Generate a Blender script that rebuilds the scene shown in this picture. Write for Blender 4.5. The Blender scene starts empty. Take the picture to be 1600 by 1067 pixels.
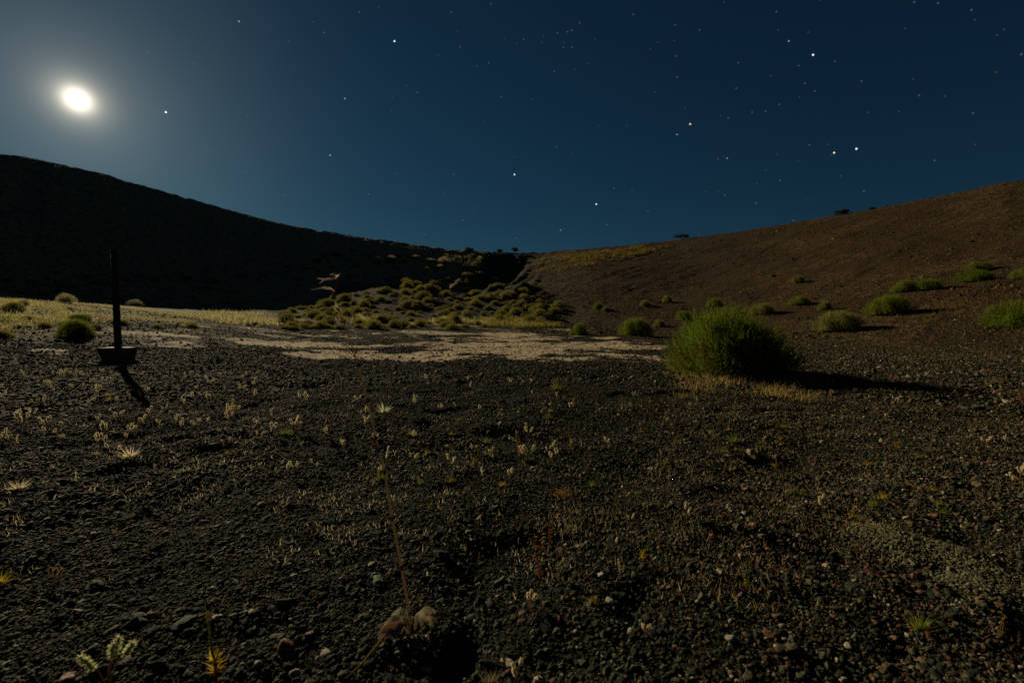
import bpy, math, random
import numpy as np
from mathutils import Vector, Euler

R = math.radians
rnd = random.Random(7)
rng = np.random.default_rng(11)
SC = bpy.context.scene
COL = SC.collection

# ------------------------------------------------------------------ camera
CAM_H = 0.85
PITCH = math.atan(33.5 / 711.1)
cam_d = bpy.data.cameras.new('camera')
cam_d.lens = 16.0
cam_d.sensor_width = 36.0
cam_d.clip_start = 0.05
cam_d.clip_end = 40000.0
cam_d.dof.use_dof = True
cam_d.dof.focus_distance = 2.3
cam_d.dof.aperture_fstop = 2.8
cam = bpy.data.objects.new('camera', cam_d)
COL.objects.link(cam)
cam.location = (0, 0, CAM_H)
cam.rotation_euler = (math.pi / 2 - PITCH, 0, 0)
SC.camera = cam

# ------------------------------------------------------------------ sky + moonlight
_m = Vector((-679 / 711.1, math.cos(PITCH) + 377.5 / 711.1 * math.sin(PITCH), -math.sin(PITCH) + 377.5 / 711.1 * math.cos(PITCH))).normalized()
MOON_AZ, MOON_EL = math.atan2(_m.x, _m.y), math.asin(_m.z)     # the moon as it stands in the photograph
LAMP_EL = MOON_EL + R(1.4)                             # moonlight, a little above the disc so that the ball's own shade falls outside the crater
SKY_STRENGTH = 0.0101
MOON_LIGHT = 5.0
world = bpy.data.worlds.new('World')
SC.world = world
world.use_nodes = True
wn, wl = world.node_tree.nodes, world.node_tree.links
wn.clear()
sky = wn.new('ShaderNodeTexSky')
sky.sky_type = 'NISHITA'
sky.sun_disc = False
sky.sun_elevation = MOON_EL
sky.sun_rotation = MOON_AZ
sky.altitude = 1200
sky.air_density = 1.0
sky.dust_density = 0.6
sky.ozone_density = 5.0
bg = wn.new('ShaderNodeBackground')
bg.inputs['Strength'].default_value = SKY_STRENGTH
wo = wn.new('ShaderNodeOutputWorld')
# the air's own tint, and the bright ring of scattered light close round the moon
tint = wn.new('ShaderNodeMix'); tint.data_type = 'RGBA'; tint.blend_type = 'MULTIPLY'; tint.inputs[0].default_value = 1.0
wl.new(sky.outputs[0], tint.inputs[6]); tint.inputs[7].default_value = (.55, 1.08, 1.06, 1)
geo = wn.new('ShaderNodeNewGeometry')
dot = wn.new('ShaderNodeVectorMath'); dot.operation = 'DOT_PRODUCT'
wl.new(geo.outputs['Incoming'], dot.inputs[0])
dot.inputs[1].default_value = (-math.sin(MOON_AZ) * math.cos(MOON_EL), -math.cos(MOON_AZ) * math.cos(MOON_EL), -math.sin(MOON_EL))
acc = tint.outputs[2]
for power, col in ((9000, (150, 135, 108, 1)), (2000, (36, 32, 24, 1)), (300, (8, 7.4, 6.2, 1)), (38, (3.0, 3.0, 2.8, 1))):
    pw = wn.new('ShaderNodeMath'); pw.operation = 'POWER'; pw.use_clamp = True; pw.inputs[1].default_value = power
    wl.new(dot.outputs['Value'], pw.inputs[0])
    ad = wn.new('ShaderNodeMix'); ad.data_type = 'RGBA'; ad.blend_type = 'ADD'; ad.inputs[7].default_value = col
    wl.new(pw.outputs[0], ad.inputs[0]); wl.new(acc, ad.inputs[6]); acc = ad.outputs[2]
wl.new(acc, bg.inputs['Color'])
wl.new(bg.outputs[0], wo.inputs['Surface'])

sun_d = bpy.data.lights.new('moonlight', 'SUN')
sun_d.energy = MOON_LIGHT
sun_d.angle = R(0.5)
sun_d.color = (1.0, 0.85, 0.55)
sun = bpy.data.objects.new('moonlight', sun_d)
COL.objects.link(sun)
lamp_dir = Vector((math.sin(MOON_AZ) * math.cos(LAMP_EL), math.cos(MOON_AZ) * math.cos(LAMP_EL), math.sin(LAMP_EL)))
sun.rotation_euler = lamp_dir.to_track_quat('Z', 'Y').to_euler()

SC.view_settings.view_transform = 'Standard'
SC.view_settings.look = 'None'
SC.view_settings.exposure = 0.0
SC.view_settings.gamma = 1.0
SC.view_settings.use_curve_mapping = False
SC.cycles.max_bounces = 6
SC.cycles.use_denoising = False
SC.cycles.sample_clamp_indirect = 2.0

# ------------------------------------------------------------------ numpy noise
def _hash(ix, iy, seed):
    h = (ix.astype(np.int64) * 374761393 + iy.astype(np.int64) * 668265263 + seed * 974634777) & 0xffffffff
    h = ((h ^ (h >> 13)) * 1274126177) & 0xffffffff
    h = h ^ (h >> 16)
    return (h & 0xffffff) / float(0xffffff)

def vnoise(x, y, seed=0):
    x = np.asarray(x, float); y = np.asarray(y, float)
    ix = np.floor(x); iy = np.floor(y)
    fx = x - ix; fy = y - iy
    ux = fx * fx * fx * (fx * (fx * 6 - 15) + 10); uy = fy * fy * fy * (fy * (fy * 6 - 15) + 10)
    a = _hash(ix, iy, seed); b = _hash(ix + 1, iy, seed)
    c = _hash(ix, iy + 1, seed); d = _hash(ix + 1, iy + 1, seed)
    return (a * (1 - ux) + b * ux) * (1 - uy) + (c * (1 - ux) + d * ux) * uy * 1.0 - 0.5

def fbm(x, y, octv=4, seed=0, gain=0.5):
    s = 0.0; amp = 1.0
    for o in range(octv):
        c, sn = math.cos(0.7 * o), math.sin(0.7 * o)
        s = s + amp * vnoise((x * c - y * sn) * 2 ** o + 17.3 * o, (x * sn + y * c) * 2 ** o + 5.1 * o, seed + o)
        amp *= gain
    return s

def sstep(a, b, x):
    t = np.clip((x - a) / (b - a), 0, 1)
    return t * t * (3 - 2 * t)

# ------------------------------------------------------------------ crater shape
# rim of the crater: bearing (deg, 0 = north, + = east) and its slope angle seen from the crater floor
_rimpx = [(0, 245), (40, 246), (80, 253), (120, 262), (160, 271), (265, 301), (370, 330), (450, 350), (510, 361), (600, 375),
          (700, 389), (780, 394), (850, 394), (900, 390), (1000, 381), (1063, 374), (1150, 362), (1310, 336), (1400, 319),
          (1500, 300), (1560, 287), (1600, 283)]
_th = [math.degrees(math.atan((x - 800) / 711.1)) for x, y in _rimpx]
_tn = [(500 - y) / math.hypot(711.1, x - 800) for x, y in _rimpx]
RIM_T = np.array([-180, -120, -75, -60] + _th + [60, 80, 120, 180.])
RIM_TAN = np.array([.12, .17, .235, .238] + _tn + [.205, .18, .14, .12])
TB_T = np.array([-180, -110, -60, -48, -43.7, -33, -22, -10, 0, 8, 17, 29, 40, 48, 60, 110, 180.])
TB_R = np.array([110, 90, 84, 84, 85, 95, 98, 96, 98, 104, 108, 105, 101, 98, 96, 100, 110.])
TB_F = np.array([40, 34, 42, 44, 45, 48, 46, 42, 38, 33, 28, 23, 19, 18, 18, 30, 40.])
TB_ZF = np.array([.3, .6, 1.9, 1.9, 1.8, 1.5, 1.4, 1.0, .5, .3, .1, .05, .05, .05, .05, .1, .3])
TB_P = np.array([1.1, 1.1, 1.1, 1.1, 1.15, 1.35, 1.6, 1.7, 1.6, 1.25, 1.3, 1.35, 1.35, 1.35, 1.35, 1.2, 1.1])

def smooth_interp(t, X, Y):
    s = 0
    for d, w in ((-3, .2), (-1.2, .3), (1.2, .3), (3, .2)):
        s = s + w * np.interp(t + d, X, Y)
    return s

PITS = []
_pr = random.Random(5)
for (px_, py_, rad, dep) in []:
    PITS.append((px_, py_, rad, dep))

def terrain(x, y, fine=True):
    x = np.asarray(x, float); y = np.asarray(y, float)
    r = np.hypot(x, y) + 1e-6
    th = np.degrees(np.arctan2(x, y))
    Rr = smooth_interp(th, TB_T, TB_R)
    F = smooth_interp(th, TB_T, TB_F)
    zF = smooth_interp(th, TB_T, TB_ZF)
    p = smooth_interp(th, TB_T, TB_P)
    zR = CAM_H + np.interp(th, RIM_T, RIM_TAN) * Rr
    # floor
    fl = zF * sstep(0.22, 1.0, r / F)
    fl = fl + 0.75 * sstep(-18, -46, th) * sstep(9, 23, r) * (1 - sstep(23, 42, r) * .8)
    t = np.clip((r - F) / (Rr - F), 0, 1)
    up = (zR - zF) * t ** p
    # soft crest
    up = up - 0.25 * np.exp(-((t - 1) / .02) ** 2)
    z = np.where(r < F, fl, fl + up)
    # apron of slumped cinders below the ravine
    A = np.interp(th, [-34, -27, -22, -17, -10, 0, 6, 12], [0, 1.2, 2.6, 3.7, 4.0, 3.7, 2.0, 0])
    q = np.clip((r - 27) / 23, 0, None) ** 1.15
    za = A * np.where(q < 1.0, q, 1.0 + .16 * (1 - np.exp(-(q - 1.0) * 5)))
    kk = .5; df = za - z
    z = np.where(A > 0, z + .5 * (df + np.sqrt(df * df + kk * kk)) * sstep(25, 33, r) * sstep(0, .8, A), z)
    # ravine beside the fan, running down to the left
    u = th + 9.0 * (1 - t)
    rav = np.exp(-((th - (0.6 - 6.5 * (1 - t))) / 3.6) ** 2) * np.sin(np.clip(t, 0, 1) * math.pi) ** .8
    z = z - 1.5 * rav * (r > F)
    spur = sstep(-1.6, 1.6, th - (4.6 - 11 * (1 - t))) * (1 - sstep(8, 24, th))
    z = z + 1.5 * spur * np.sin(np.clip(t, 0, 1) * math.pi) ** .8 * (r > F)
    gl = np.sin(u * 1.7 + vnoise(u, t * 4, 7) * 2) * .34 + np.sin(u * 4.1 + 1 + vnoise(u, t * 5, 9) * 2) * .16
    z = z + gl * sstep(-12, -5, th) * sstep(5, 1, th) * np.sin(t * math.pi) * (r > F)
    # gullies on the left wall
    z = z + (fbm(th * .55, r * .03, 3, 31) * (.5 + .9 * sstep(-20, -27, th))) * sstep(-2, -10, th) * np.sin(t * math.pi) * (r > F)
    # furrows where the cinders slide, slanting down the right wall
    fu = fbm((th + 26 * (1 - t)) * .6, t * 2.6, 4, 23, .65)
    z = z + fu * .10 * sstep(4, 14, th) * sstep(80, 62, th) * np.clip(np.sin(t * math.pi), 0, 1) ** .7 * (r > F)
    # outer flank
    out = np.clip(r - Rr, 0, None)
    z = z - np.minimum(out * .42, zR + 3) * (1 - np.exp(-out / 6))
    z = z + fbm(x * .06, y * .06, 3, 3) * .7 * sstep(25, 60, r) * (1 - sstep(-.2, .02, t - 1) * .6)
    if fine:
        w = 1 - sstep(16, 40, r)
        z = z + (fbm(x * 1.1, y * 1.1, 3, 41) * .055 + fbm(x * 3.6, y * 3.6, 2, 51) * .02) * w
        z = z + fbm(x * 9, y * 9, 2, 61) * .010 * (1 - sstep(4, 12, r))
        z = z - .03 * sstep(.22, .42, fbm(x * 1.9 + 31, y * 1.9, 2, 71)) * (1 - sstep(6, 14, r))
        z = z + fbm(x * .9, y * .9, 4, 91, .6) * (.22 - .13 * sstep(3, 10, th)) * sstep(25, 50, r)
        # low bank of fine grit at the right of the foreground
        z = z + .035 * grit(x, y)
        for (a, b, rad, dep) in PITS:
            z = z - dep * np.exp(-((x - a) ** 2 + (y - b) ** 2) / rad ** 2)
    return z

def seg_d(x, y, a, b):
    ax, ay = a; bx, by = b
    t = np.clip(((x - ax) * (bx - ax) + (y - ay) * (by - ay)) / ((bx - ax) ** 2 + (by - ay) ** 2), 0, 1)
    return np.hypot(x - ax - t * (bx - ax), y - ay - t * (by - ay))

def grit(x, y):
    d = np.minimum(seg_d(x, y, (1.40, 1.66), (1.52, 1.32)), seg_d(x, y, (1.52, 1.36), (1.55, 1.18)))
    d = d + fbm(x * 4, y * 4, 2, 5) * .12
    return 1 - sstep(.10, .26, d)

cp, sp_ = math.cos(PITCH), math.sin(PITCH)
def ray(px, py):
    a = (px - 800) / 711.1; b = -(py - 533.5) / 711.1
    d = np.array([a, cp + b * sp_, -sp_ + b * cp])
    return d / np.linalg.norm(d)

_ts = np.concatenate([np.geomspace(.8, 150, 320)])
def at(px, py, fine=True):
    """the ground point that stands at this place of the photograph"""
    d = ray(px, py)
    P = d[None, :] * _ts[:, None]
    h = P[:, 2] + CAM_H - terrain(P[:, 0], P[:, 1], fine)
    k = np.nonzero(h < 0)[0]
    if len(k) == 0:
        k = int(np.argmin(np.abs(h)));
        return Vector((P[k, 0], P[k, 1], float(terrain(P[k, 0], P[k, 1], fine))))
    k = max(int(k[0]), 1)
    a, b = _ts[k - 1], _ts[k]
    for _ in range(18):
        m = .5 * (a + b)
        if m * d[2] + CAM_H - float(terrain(m * d[0], m * d[1], fine)) < 0: b = m
        else: a = m
    x, y = b * d[0], b * d[1]
    return Vector((x, y, float(terrain(x, y, fine))))

def at_many(pxs, pys):
    pxs = np.asarray(pxs, float); pys = np.asarray(pys, float)
    a = (pxs - 800) / 711.1; b = -(pys - 533.5) / 711.1
    d = np.stack([a, cp + b * sp_, -sp_ + b * cp], 1); d /= np.linalg.norm(d, axis=1)[:, None]
    ts = np.geomspace(.8, 150, 170); hit = np.zeros(len(a), int)
    lo = np.full(len(a), ts[-2]); hi = np.full(len(a), ts[-1]); done = np.zeros(len(a), bool)
    for i in range(1, len(ts)):
        k = np.nonzero(~done)[0]
        if len(k) == 0: break
        q = d[k] * ts[i]; h = q[:, 2] + CAM_H - terrain(q[:, 0], q[:, 1], False)
        m = k[h < 0]; lo[m] = ts[i - 1]; hi[m] = ts[i]; done[m] = True
    for _ in range(9):
        t = .5 * (lo + hi); q = d * t[:, None]; h = q[:, 2] + CAM_H - terrain(q[:, 0], q[:, 1], False)
        lo = np.where(h < 0, lo, t); hi = np.where(h < 0, t, hi)
    q = d * hi[:, None]
    return np.stack([q[:, 0], q[:, 1], terrain(q[:, 0], q[:, 1])], 1)

def gz(x, y): return float(terrain(x, y))

for (px_, py_, rad, dep) in [(700, 1035, .10, .05), (735, 1010, .08, .035), (1005, 935, .09, .04), (885, 905, .07, .035), (985, 960, .08, .03),
                             (1510, 850, .10, .04), (1270, 762, .12, .04), (250, 862, .10, .035), (690, 930, .09, .03), (1470, 905, .08, .03),
                             (420, 990, .08, .03), (1410, 1010, .10, .04), (100, 975, .09, .03)]:
    q = ray(px_, py_); s = -CAM_H / q[2]
    PITS.append((q[0] * s, q[1] * s, rad * .7, dep * .6))

# ------------------------------------------------------------------ materials
def mat_new(name):
    m = bpy.data.materials.new(name); m.use_nodes = True
    n = m.node_tree.nodes; n.clear()
    return m, n, m.node_tree.links

def N(n, typ, **kw):
    k = n.new(typ)
    for a, b in kw.items():
        setattr(k, a, b)
    return k

def ramp(n, stops, interp='LINEAR'):
    r = n.new('ShaderNodeValToRGB'); r.color_ramp.interpolation = interp
    e = r.color_ramp.elements
    while len(e) < len(stops): e.new(.5)
    for i, (p, c) in enumerate(stops):
        e[i].position = p; e[i].color = c if len(c) == 4 else (*c, 1)
    return r

def mixc(n, l, fac, a, b, mode='MIX'):
    m = n.new('ShaderNodeMix'); m.data_type = 'RGBA'; m.blend_type = mode
    if isinstance(fac, (int, float)): m.inputs[0].default_value = fac
    else: l.new(fac, m.inputs[0])
    for s, v in ((6, a), (7, b)):
        if isinstance(v, tuple): m.inputs[s].default_value = (*v, 1)
        else: l.new(v, m.inputs[s])
    return m.outputs[2]

def noise(n, l, vec, scale, detail=4, rough=.55):
    k = n.new('ShaderNodeTexNoise'); k.inputs['Scale'].default_value = scale
    k.inputs['Detail'].default_value = detail; k.inputs['Roughness'].default_value = rough
    if vec is not None: l.new(vec, k.inputs['Vector'])
    return k.outputs[0]

def finish(m, n, l, color, rough, height=None, dist=.01, strength=1.0, spec=.3):
    b = n.new('ShaderNodeBsdfPrincipled')
    if isinstance(color, tuple): b.inputs['Base Color'].default_value = (*color, 1)
    else: l.new(color, b.inputs['Base Color'])
    b.inputs['Roughness'].default_value = rough
    b.inputs['Specular IOR Level'].default_value = spec
    if height is not None:
        bp = n.new('ShaderNodeBump'); bp.inputs['Distance'].default_value = dist; bp.inputs['Strength'].default_value = strength
        l.new(height, bp.inputs['Height']); l.new(bp.outputs[0], b.inputs['Normal'])
    o = n.new('ShaderNodeOutputMaterial'); l.new(b.outputs[0], o.inputs['Surface'])
    return m

def mat_ground():
    m, n, l = mat_new('cinder_ground')
    g = N(n, 'ShaderNodeNewGeometry'); pos = g.outputs['Position']
    at_ = N(n, 'ShaderNodeAttribute', attribute_name='clay')
    n1 = noise(n, l, pos, 38, 3); n2 = noise(n, l, pos, 3.0, 4); n3 = noise(n, l, pos, .45, 5, .62); n4 = noise(n, l, pos, 9, 2)
    base = ramp(n, [(.3, (.007, .008, .006)), (.55, (.016, .018, .012)), (.75, (.031, .031, .020))]); l.new(n1, base.inputs[0])
    brown = mixc(n, l, n2, base.outputs[0], (.019, .018, .012))
    # warmer, browner cinders towards the right-hand slope
    at2 = N(n, 'ShaderNodeAttribute', attribute_name='warm')
    warm = mixc(n, l, at2.outputs['Fac'], brown, mixc(n, l, n1, (.030, .018, .009), (.075, .047, .023)))
    at3 = N(n, 'ShaderNodeAttribute', attribute_name='straw')
    straw = mixc(n, l, at3.outputs['Fac'], warm, mixc(n, l, n4, (.10, .085, .035), (.22, .18, .09)))
    # pale dried mud, where the noise lets it show through the cinders
    b = N(n, 'ShaderNodeMath', operation='MULTIPLY_ADD'); l.new(n1, b.inputs[0]); b.inputs[1].default_value = .10; l.new(at_.outputs['Fac'], b.inputs[2])
    c0 = N(n, 'ShaderNodeMath', operation='MULTIPLY_ADD'); l.new(n4, c0.inputs[0]); c0.inputs[1].default_value = .22; l.new(b.outputs[0], c0.inputs[2])
    rm = ramp(n, [(.61, (0, 0, 0)), (.75, (1, 1, 1))]); l.new(c0.outputs[0], rm.inputs[0])
    clay = mixc(n, l, n4, (.30, .23, .155), (.44, .34, .235))
    col = mixc(n, l, rm.outputs[0], straw, clay)
    h = N(n, 'ShaderNodeMath', operation='MULTIPLY_ADD')
    l.new(noise(n, l, pos, 70, 4, .7), h.inputs[0]); h.inputs[1].default_value = 1.0
    l.new(noise(n, l, pos, 22, 2), h.inputs[2])
    inv = N(n, 'ShaderNodeMath', operation='MULTIPLY_ADD'); l.new(rm.outputs[0], inv.inputs[0]); inv.inputs[1].default_value = -.75; inv.inputs[2].default_value = 1
    hh = N(n, 'ShaderNodeMath', operation='MULTIPLY'); l.new(h.outputs[0], hh.inputs[0]); l.new(inv.outputs[0], hh.inputs[1])
    return finish(m, n, l, col, .95, hh.outputs[0], .014, 1.0, .03)

def mat_slope():
    m, n, l = mat_new('cinder_slope')
    g = N(n, 'ShaderNodeNewGeometry'); pos = g.outputs['Position']
    at2 = N(n, 'ShaderNodeAttribute', attribute_name='warm')
    at3 = N(n, 'ShaderNodeAttribute', attribute_name='straw')
    n1 = noise(n, l, pos, 2.2, 5, .65); n2 = noise(n, l, pos, .18, 4); n3 = noise(n, l, pos, 9, 3)
    dark = ramp(n, [(.3, (.025, .022, .015)), (.7, (.06, .05, .032))]); l.new(n1, dark.inputs[0])
    at4 = N(n, 'ShaderNodeAttribute', attribute_name='veil_lift')
    veil_lift = ramp(n, [(.32, (.13, .085, .045)), (.5, (.26, .18, .10)), (.68, (.46, .33, .19))]); l.new(n1, veil_lift.inputs[0])  # paler colour painted on the shaded left wall, standing in for veiling light
    red = ramp(n, [(.3, (.020, .0115, .006)), (.5, (.042, .025, .012)), (.72, (.09, .056, .023))]); l.new(n1, red.inputs[0])
    red2 = mixc(n, l, n2, red.outputs[0], (.042, .027, .016))
    c = mixc(n, l, at2.outputs['Fac'], mixc(n, l, at4.outputs['Fac'], dark.outputs[0], veil_lift.outputs[0]), red2)
    k = N(n, 'ShaderNodeMath', operation='MULTIPLY'); l.new(at3.outputs['Fac'], k.inputs[0])
    gr = ramp(n, [(.45, (0, 0, 0)), (.62, (1, 1, 1))]); l.new(n1, gr.inputs[0]); l.new(gr.outputs[0], k.inputs[1])
    c = mixc(n, l, k.outputs[0], c, (.17, .125, .045))
    h = N(n, 'ShaderNodeMath', operation='ADD'); l.new(n1, h.inputs[0]); l.new(n3, h.inputs[1])
    return finish(m, n, l, c, .95, h.outputs[0], .16, 1.0, .04)

def mat_attr(name, rough=.8, transl=.0, attr='col', inst=False, bump=None, gain=1.0, spec=.25):
    """colour carried by the piece itself (one tint per blade, stem or pebble)"""
    m, n, l = mat_new(name)
    a = N(n, 'ShaderNodeAttribute', attribute_name=attr)
    if inst: a.attribute_type = 'INSTANCER'
    col = a.outputs['Color']
    if bump:
        tc = N(n, 'ShaderNodeTexCoord')
        nz = noise(n, l, tc.outputs['Object'], bump[0], 4, .7)
        dk = ramp(n, [(.3, (.45, .45, .45)), (.7, (1.5, 1.5, 1.5))]); l.new(nz, dk.inputs[0])
        col = mixc(n, l, 1.0, col, dk.outputs[0], 'MULTIPLY')
    if transl == 0:
        h = nz if bump else None
        return finish(m, n, l, col, rough, h, bump[1] if bump else .01, 1.0, spec)
    d = N(n, 'ShaderNodeBsdfDiffuse'); l.new(col, d.inputs['Color'])
    t = N(n, 'ShaderNodeBsdfTranslucent'); l.new(col, t.inputs['Color'])
    mx = N(n, 'ShaderNodeMixShader'); mx.inputs[0].default_value = transl
    l.new(d.outputs[0], mx.inputs[1]); l.new(t.outputs[0], mx.inputs[2])
    o = N(n, 'ShaderNodeOutputMaterial'); l.new(mx.outputs[0], o.inputs['Surface'])
    return m

def mat_star(name, col, s):
    """a point of light that adds to the sky behind it"""
    m, n, l = mat_new(name)
    e = N(n, 'ShaderNodeEmission'); e.inputs['Color'].default_value = (*col, 1); e.inputs['Strength'].default_value = s
    t = N(n, 'ShaderNodeBsdfTransparent'); a = N(n, 'ShaderNodeAddShader'); l.new(e.outputs[0], a.inputs[0]); l.new(t.outputs[0], a.inputs[1])
    o = N(n, 'ShaderNodeOutputMaterial'); l.new(a.outputs[0], o.inputs['Surface'])
    m.cycles.emission_sampling = 'NONE'
    return m

def mat_emit(name, col, s):
    m, n, l = mat_new(name)
    e = N(n, 'ShaderNodeEmission'); e.inputs['Color'].default_value = (*col, 1); e.inputs['Strength'].default_value = s
    o = N(n, 'ShaderNodeOutputMaterial'); l.new(e.outputs[0], o.inputs['Surface'])
    m.cycles.emission_sampling = 'NONE'
    return m

M_GROUND = mat_ground(); M_SLOPE = mat_slope()
M_PEB = mat_attr('cinder_pebble', .8, 0, 'tint', True, (2.6, .003), 1.0, .06)
M_STONE = mat_attr('cinder_stone', .8, 0, 'col', False, (2.6, .006), 1.0, .08)
M_LEAF = mat_attr('shrub_blades', .7, .4)
M_DRY = mat_attr('dry_stems', .7, .5)
M_BARK = mat_attr('bark', .9, 0, 'col', False, (30, .006))

# ------------------------------------------------------------------ mesh helpers
def mk_mesh(name, V, Fc, mat, col=None, smooth=True, extra=None):
    V = np.asarray(V, np.float32); Fc = np.asarray(Fc, np.int32)
    me = bpy.data.meshes.new(name)
    k = Fc.shape[1]
    me.vertices.add(len(V)); me.vertices.foreach_set('co', V.ravel())
    me.loops.add(Fc.size); me.loops.foreach_set('vertex_index', Fc.ravel())
    me.polygons.add(len(Fc)); me.polygons.foreach_set('loop_start', np.arange(0, Fc.size, k, dtype=np.int32))
    if smooth: me.polygons.foreach_set('use_smooth', np.ones(len(Fc), bool))
    me.update(calc_edges=True)
    if col is not None:
        a = me.attributes.new('col', 'FLOAT_COLOR', 'POINT')
        c = np.ones((len(V), 4), np.float32); c[:, :3] = col
        a.data.foreach_set('color', c.ravel())
    for nm, val in (extra or {}).items():
        a = me.attributes.new(nm, 'FLOAT', 'POINT'); a.data.foreach_set('value', np.asarray(val, np.float32).ravel())
    if mat: me.materials.append(mat)
    return me

def obj(name, me, parent=None, loc=None, rz=0, sc=None):
    o = bpy.data.objects.new(name, me); COL.objects.link(o)
    if parent is not None: o.parent = parent
    if loc is not None: o.location = loc
    if rz: o.rotation_euler = (0, 0, rz)
    if sc is not None: o.scale = (sc, sc, sc) if isinstance(sc, (int, float)) else sc
    return o

def tag(o, label=None, cat=None, group=None, kind=None):
    if label: o['label'] = label
    if cat: o['category'] = cat
    if group: o['group'] = group
    if kind: o['kind'] = kind
    return o

def thing(name, loc, label, cat, group=None, rz=0, sc=None):
    o = bpy.data.objects.new(name, None); COL.objects.link(o)
    o.empty_display_size = .05
    o.location = loc; o.rotation_euler = (0, 0, rz)
    if sc: o.scale = (sc, sc, sc)
    return tag(o, label, cat, group)

def dup(o, loc, rz=0, sc=1, label=None, group=None, cat=None):
    c = o.copy(); COL.objects.link(c); c.location = loc; c.rotation_euler = (0, 0, rz); c.scale = (sc, sc, sc) if isinstance(sc, (int, float)) else sc
    tag(c, label, cat, group)
    for ch in o.children:
        d = ch.copy(); COL.objects.link(d); d.parent = c
    return c

class MB:
    """collects triangles: tubes, blades and lumps, each with its own tint"""
    def __init__(s): s.v = []; s.f = []; s.c = []; s.n = 0
    def add(s, V, F_, c):
        V = np.asarray(V, float); F_ = np.asarray(F_, int)
        s.v.append(V); s.f.append(F_ + s.n); s.n += len(V)
        c = np.asarray(c, float)
        s.c.append(np.broadcast_to(c, (len(V), 3)) if c.ndim == 1 else c)
    def tube(s, pts, r0, r1, c, k=5):
        P = [np.array(p, float) for p in pts]; m = len(P); V = []
        for i, p in enumerate(P):
            d = P[min(i + 1, m - 1)] - P[max(i - 1, 0)]; d = d / (np.linalg.norm(d) + 1e-9)
            u = np.cross(d, (0.3, 1, .2)); u /= np.linalg.norm(u) + 1e-9; w = np.cross(d, u)
            rr = r0 + (r1 - r0) * i / max(m - 1, 1)
            for j in range(k):
                a = 2 * math.pi * j / k
                V.append(p + rr * (math.cos(a) * u + math.sin(a) * w))
        F_ = []
        for i in range(m - 1):
            for j in range(k):
                a, b = i * k + j, i * k + (j + 1) % k
                F_ += [(a, b, b + k), (a, b + k, a + k)]
        for j in range(1, k - 1):
            F_ += [(0, j + 1, j), ((m - 1) * k, (m - 1) * k + j, (m - 1) * k + j + 1)]
        s.add(V, F_, c)
    def blades(s, A, B, w, c, bend=None):
        """thin pointed blades from A to B; w: base half width"""
        A = np.asarray(A, float); B = np.asarray(B, float); n = len(A)
        d = B - A
        rv = rng.normal(size=(n, 3)); u = np.cross(d, rv); u /= np.linalg.norm(u, axis=1)[:, None] + 1e-9
        w = np.broadcast_to(np.asarray(w, float), (n,))[:, None]
        V = np.stack([A - u * w, A + u * w, B], 1).reshape(-1, 3)
        F_ = np.arange(3 * n).reshape(n, 3)
        c = np.broadcast_to(np.asarray(c, float), (n, 3)); c = np.repeat(c, 3, 0)
        s.add(V, F_, c)
    def lump(s, cen, r, c, sq=(1, 1, 1), jit=.15, sub=0, rot=None):
        V, F_ = ICO[sub]
        V = V * (1 + jit * rng.normal(size=(len(V), 1))) * np.array(sq) * r
        if rot is not None: V = V @ np.array(Euler(rot).to_matrix()).T
        s.add(V + np.array(cen), F_, c)
    def leaf(s, base, tip, wid, c, curl=.2, nrm=(0, 0, 1), k=6, cup=None):
        base = np.array(base, float); tip = np.array(tip, float); d = tip - base; L = np.linalg.norm(d); d /= L
        nn = np.array(nrm, float); nn = nn - d * nn.dot(d); nn /= np.linalg.norm(nn) + 1e-9; u = np.cross(d, nn)
        V = []; F_ = []
        for i in range(k + 1):
            t = i / k; w = wid * math.sin(math.pi * min(.04 + t * .96, .985)) ** .7
            c0 = base + d * L * t + nn * curl * L * math.sin(t * math.pi)
            e = abs(curl) * .7 if cup is None else cup * (1 + .35 * math.sin(t * 9))
            V += [c0 - u * w + nn * e * w, c0 - nn * curl * w * .5, c0 + u * w + nn * e * w]
        for i in range(k):
            a = 3 * i
            F_ += [(a, a + 1, a + 4), (a, a + 4, a + 3), (a + 1, a + 2, a + 5), (a + 1, a + 5, a + 4)]
        s.add(V, F_, c)
    def mesh(s, name, mat, smooth=True):
        return mk_mesh(name, np.concatenate(s.v), np.concatenate(s.f), mat, np.concatenate(s.c), smooth)
    def merge(s, o):
        for v, f, c in zip(o.v, o.f, o.c):
            s.v.append(v); s.f.append(f + s.n); s.c.append(c)
        s.n += o.n

def _ico(sub):
    import bmesh
    b = bmesh.new(); bmesh.ops.create_icosphere(b, subdivisions=sub + 1, radius=1)
    b.verts.ensure_lookup_table()
    V = np.array([v.co[:] for v in b.verts]); F_ = np.array([[v.index for v in f.verts] for f in b.faces]); b.free()
    return V, F_
ICO = [_ico(0), _ico(1), _ico(2)]

def jc(c, s=.15):
    k = 1 + rnd.uniform(-s, s)
    return np.clip(np.array(c) * k * (1 + rng.normal(size=3) * s * .3), 0.002, 1)

def jcn(c, n, s=.2):
    return np.clip(np.array(c)[None, :] * (1 + rng.uniform(-s, s, (n, 1))) * (1 + rng.normal(size=(n, 3)) * s * .3), .002, 1)

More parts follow.
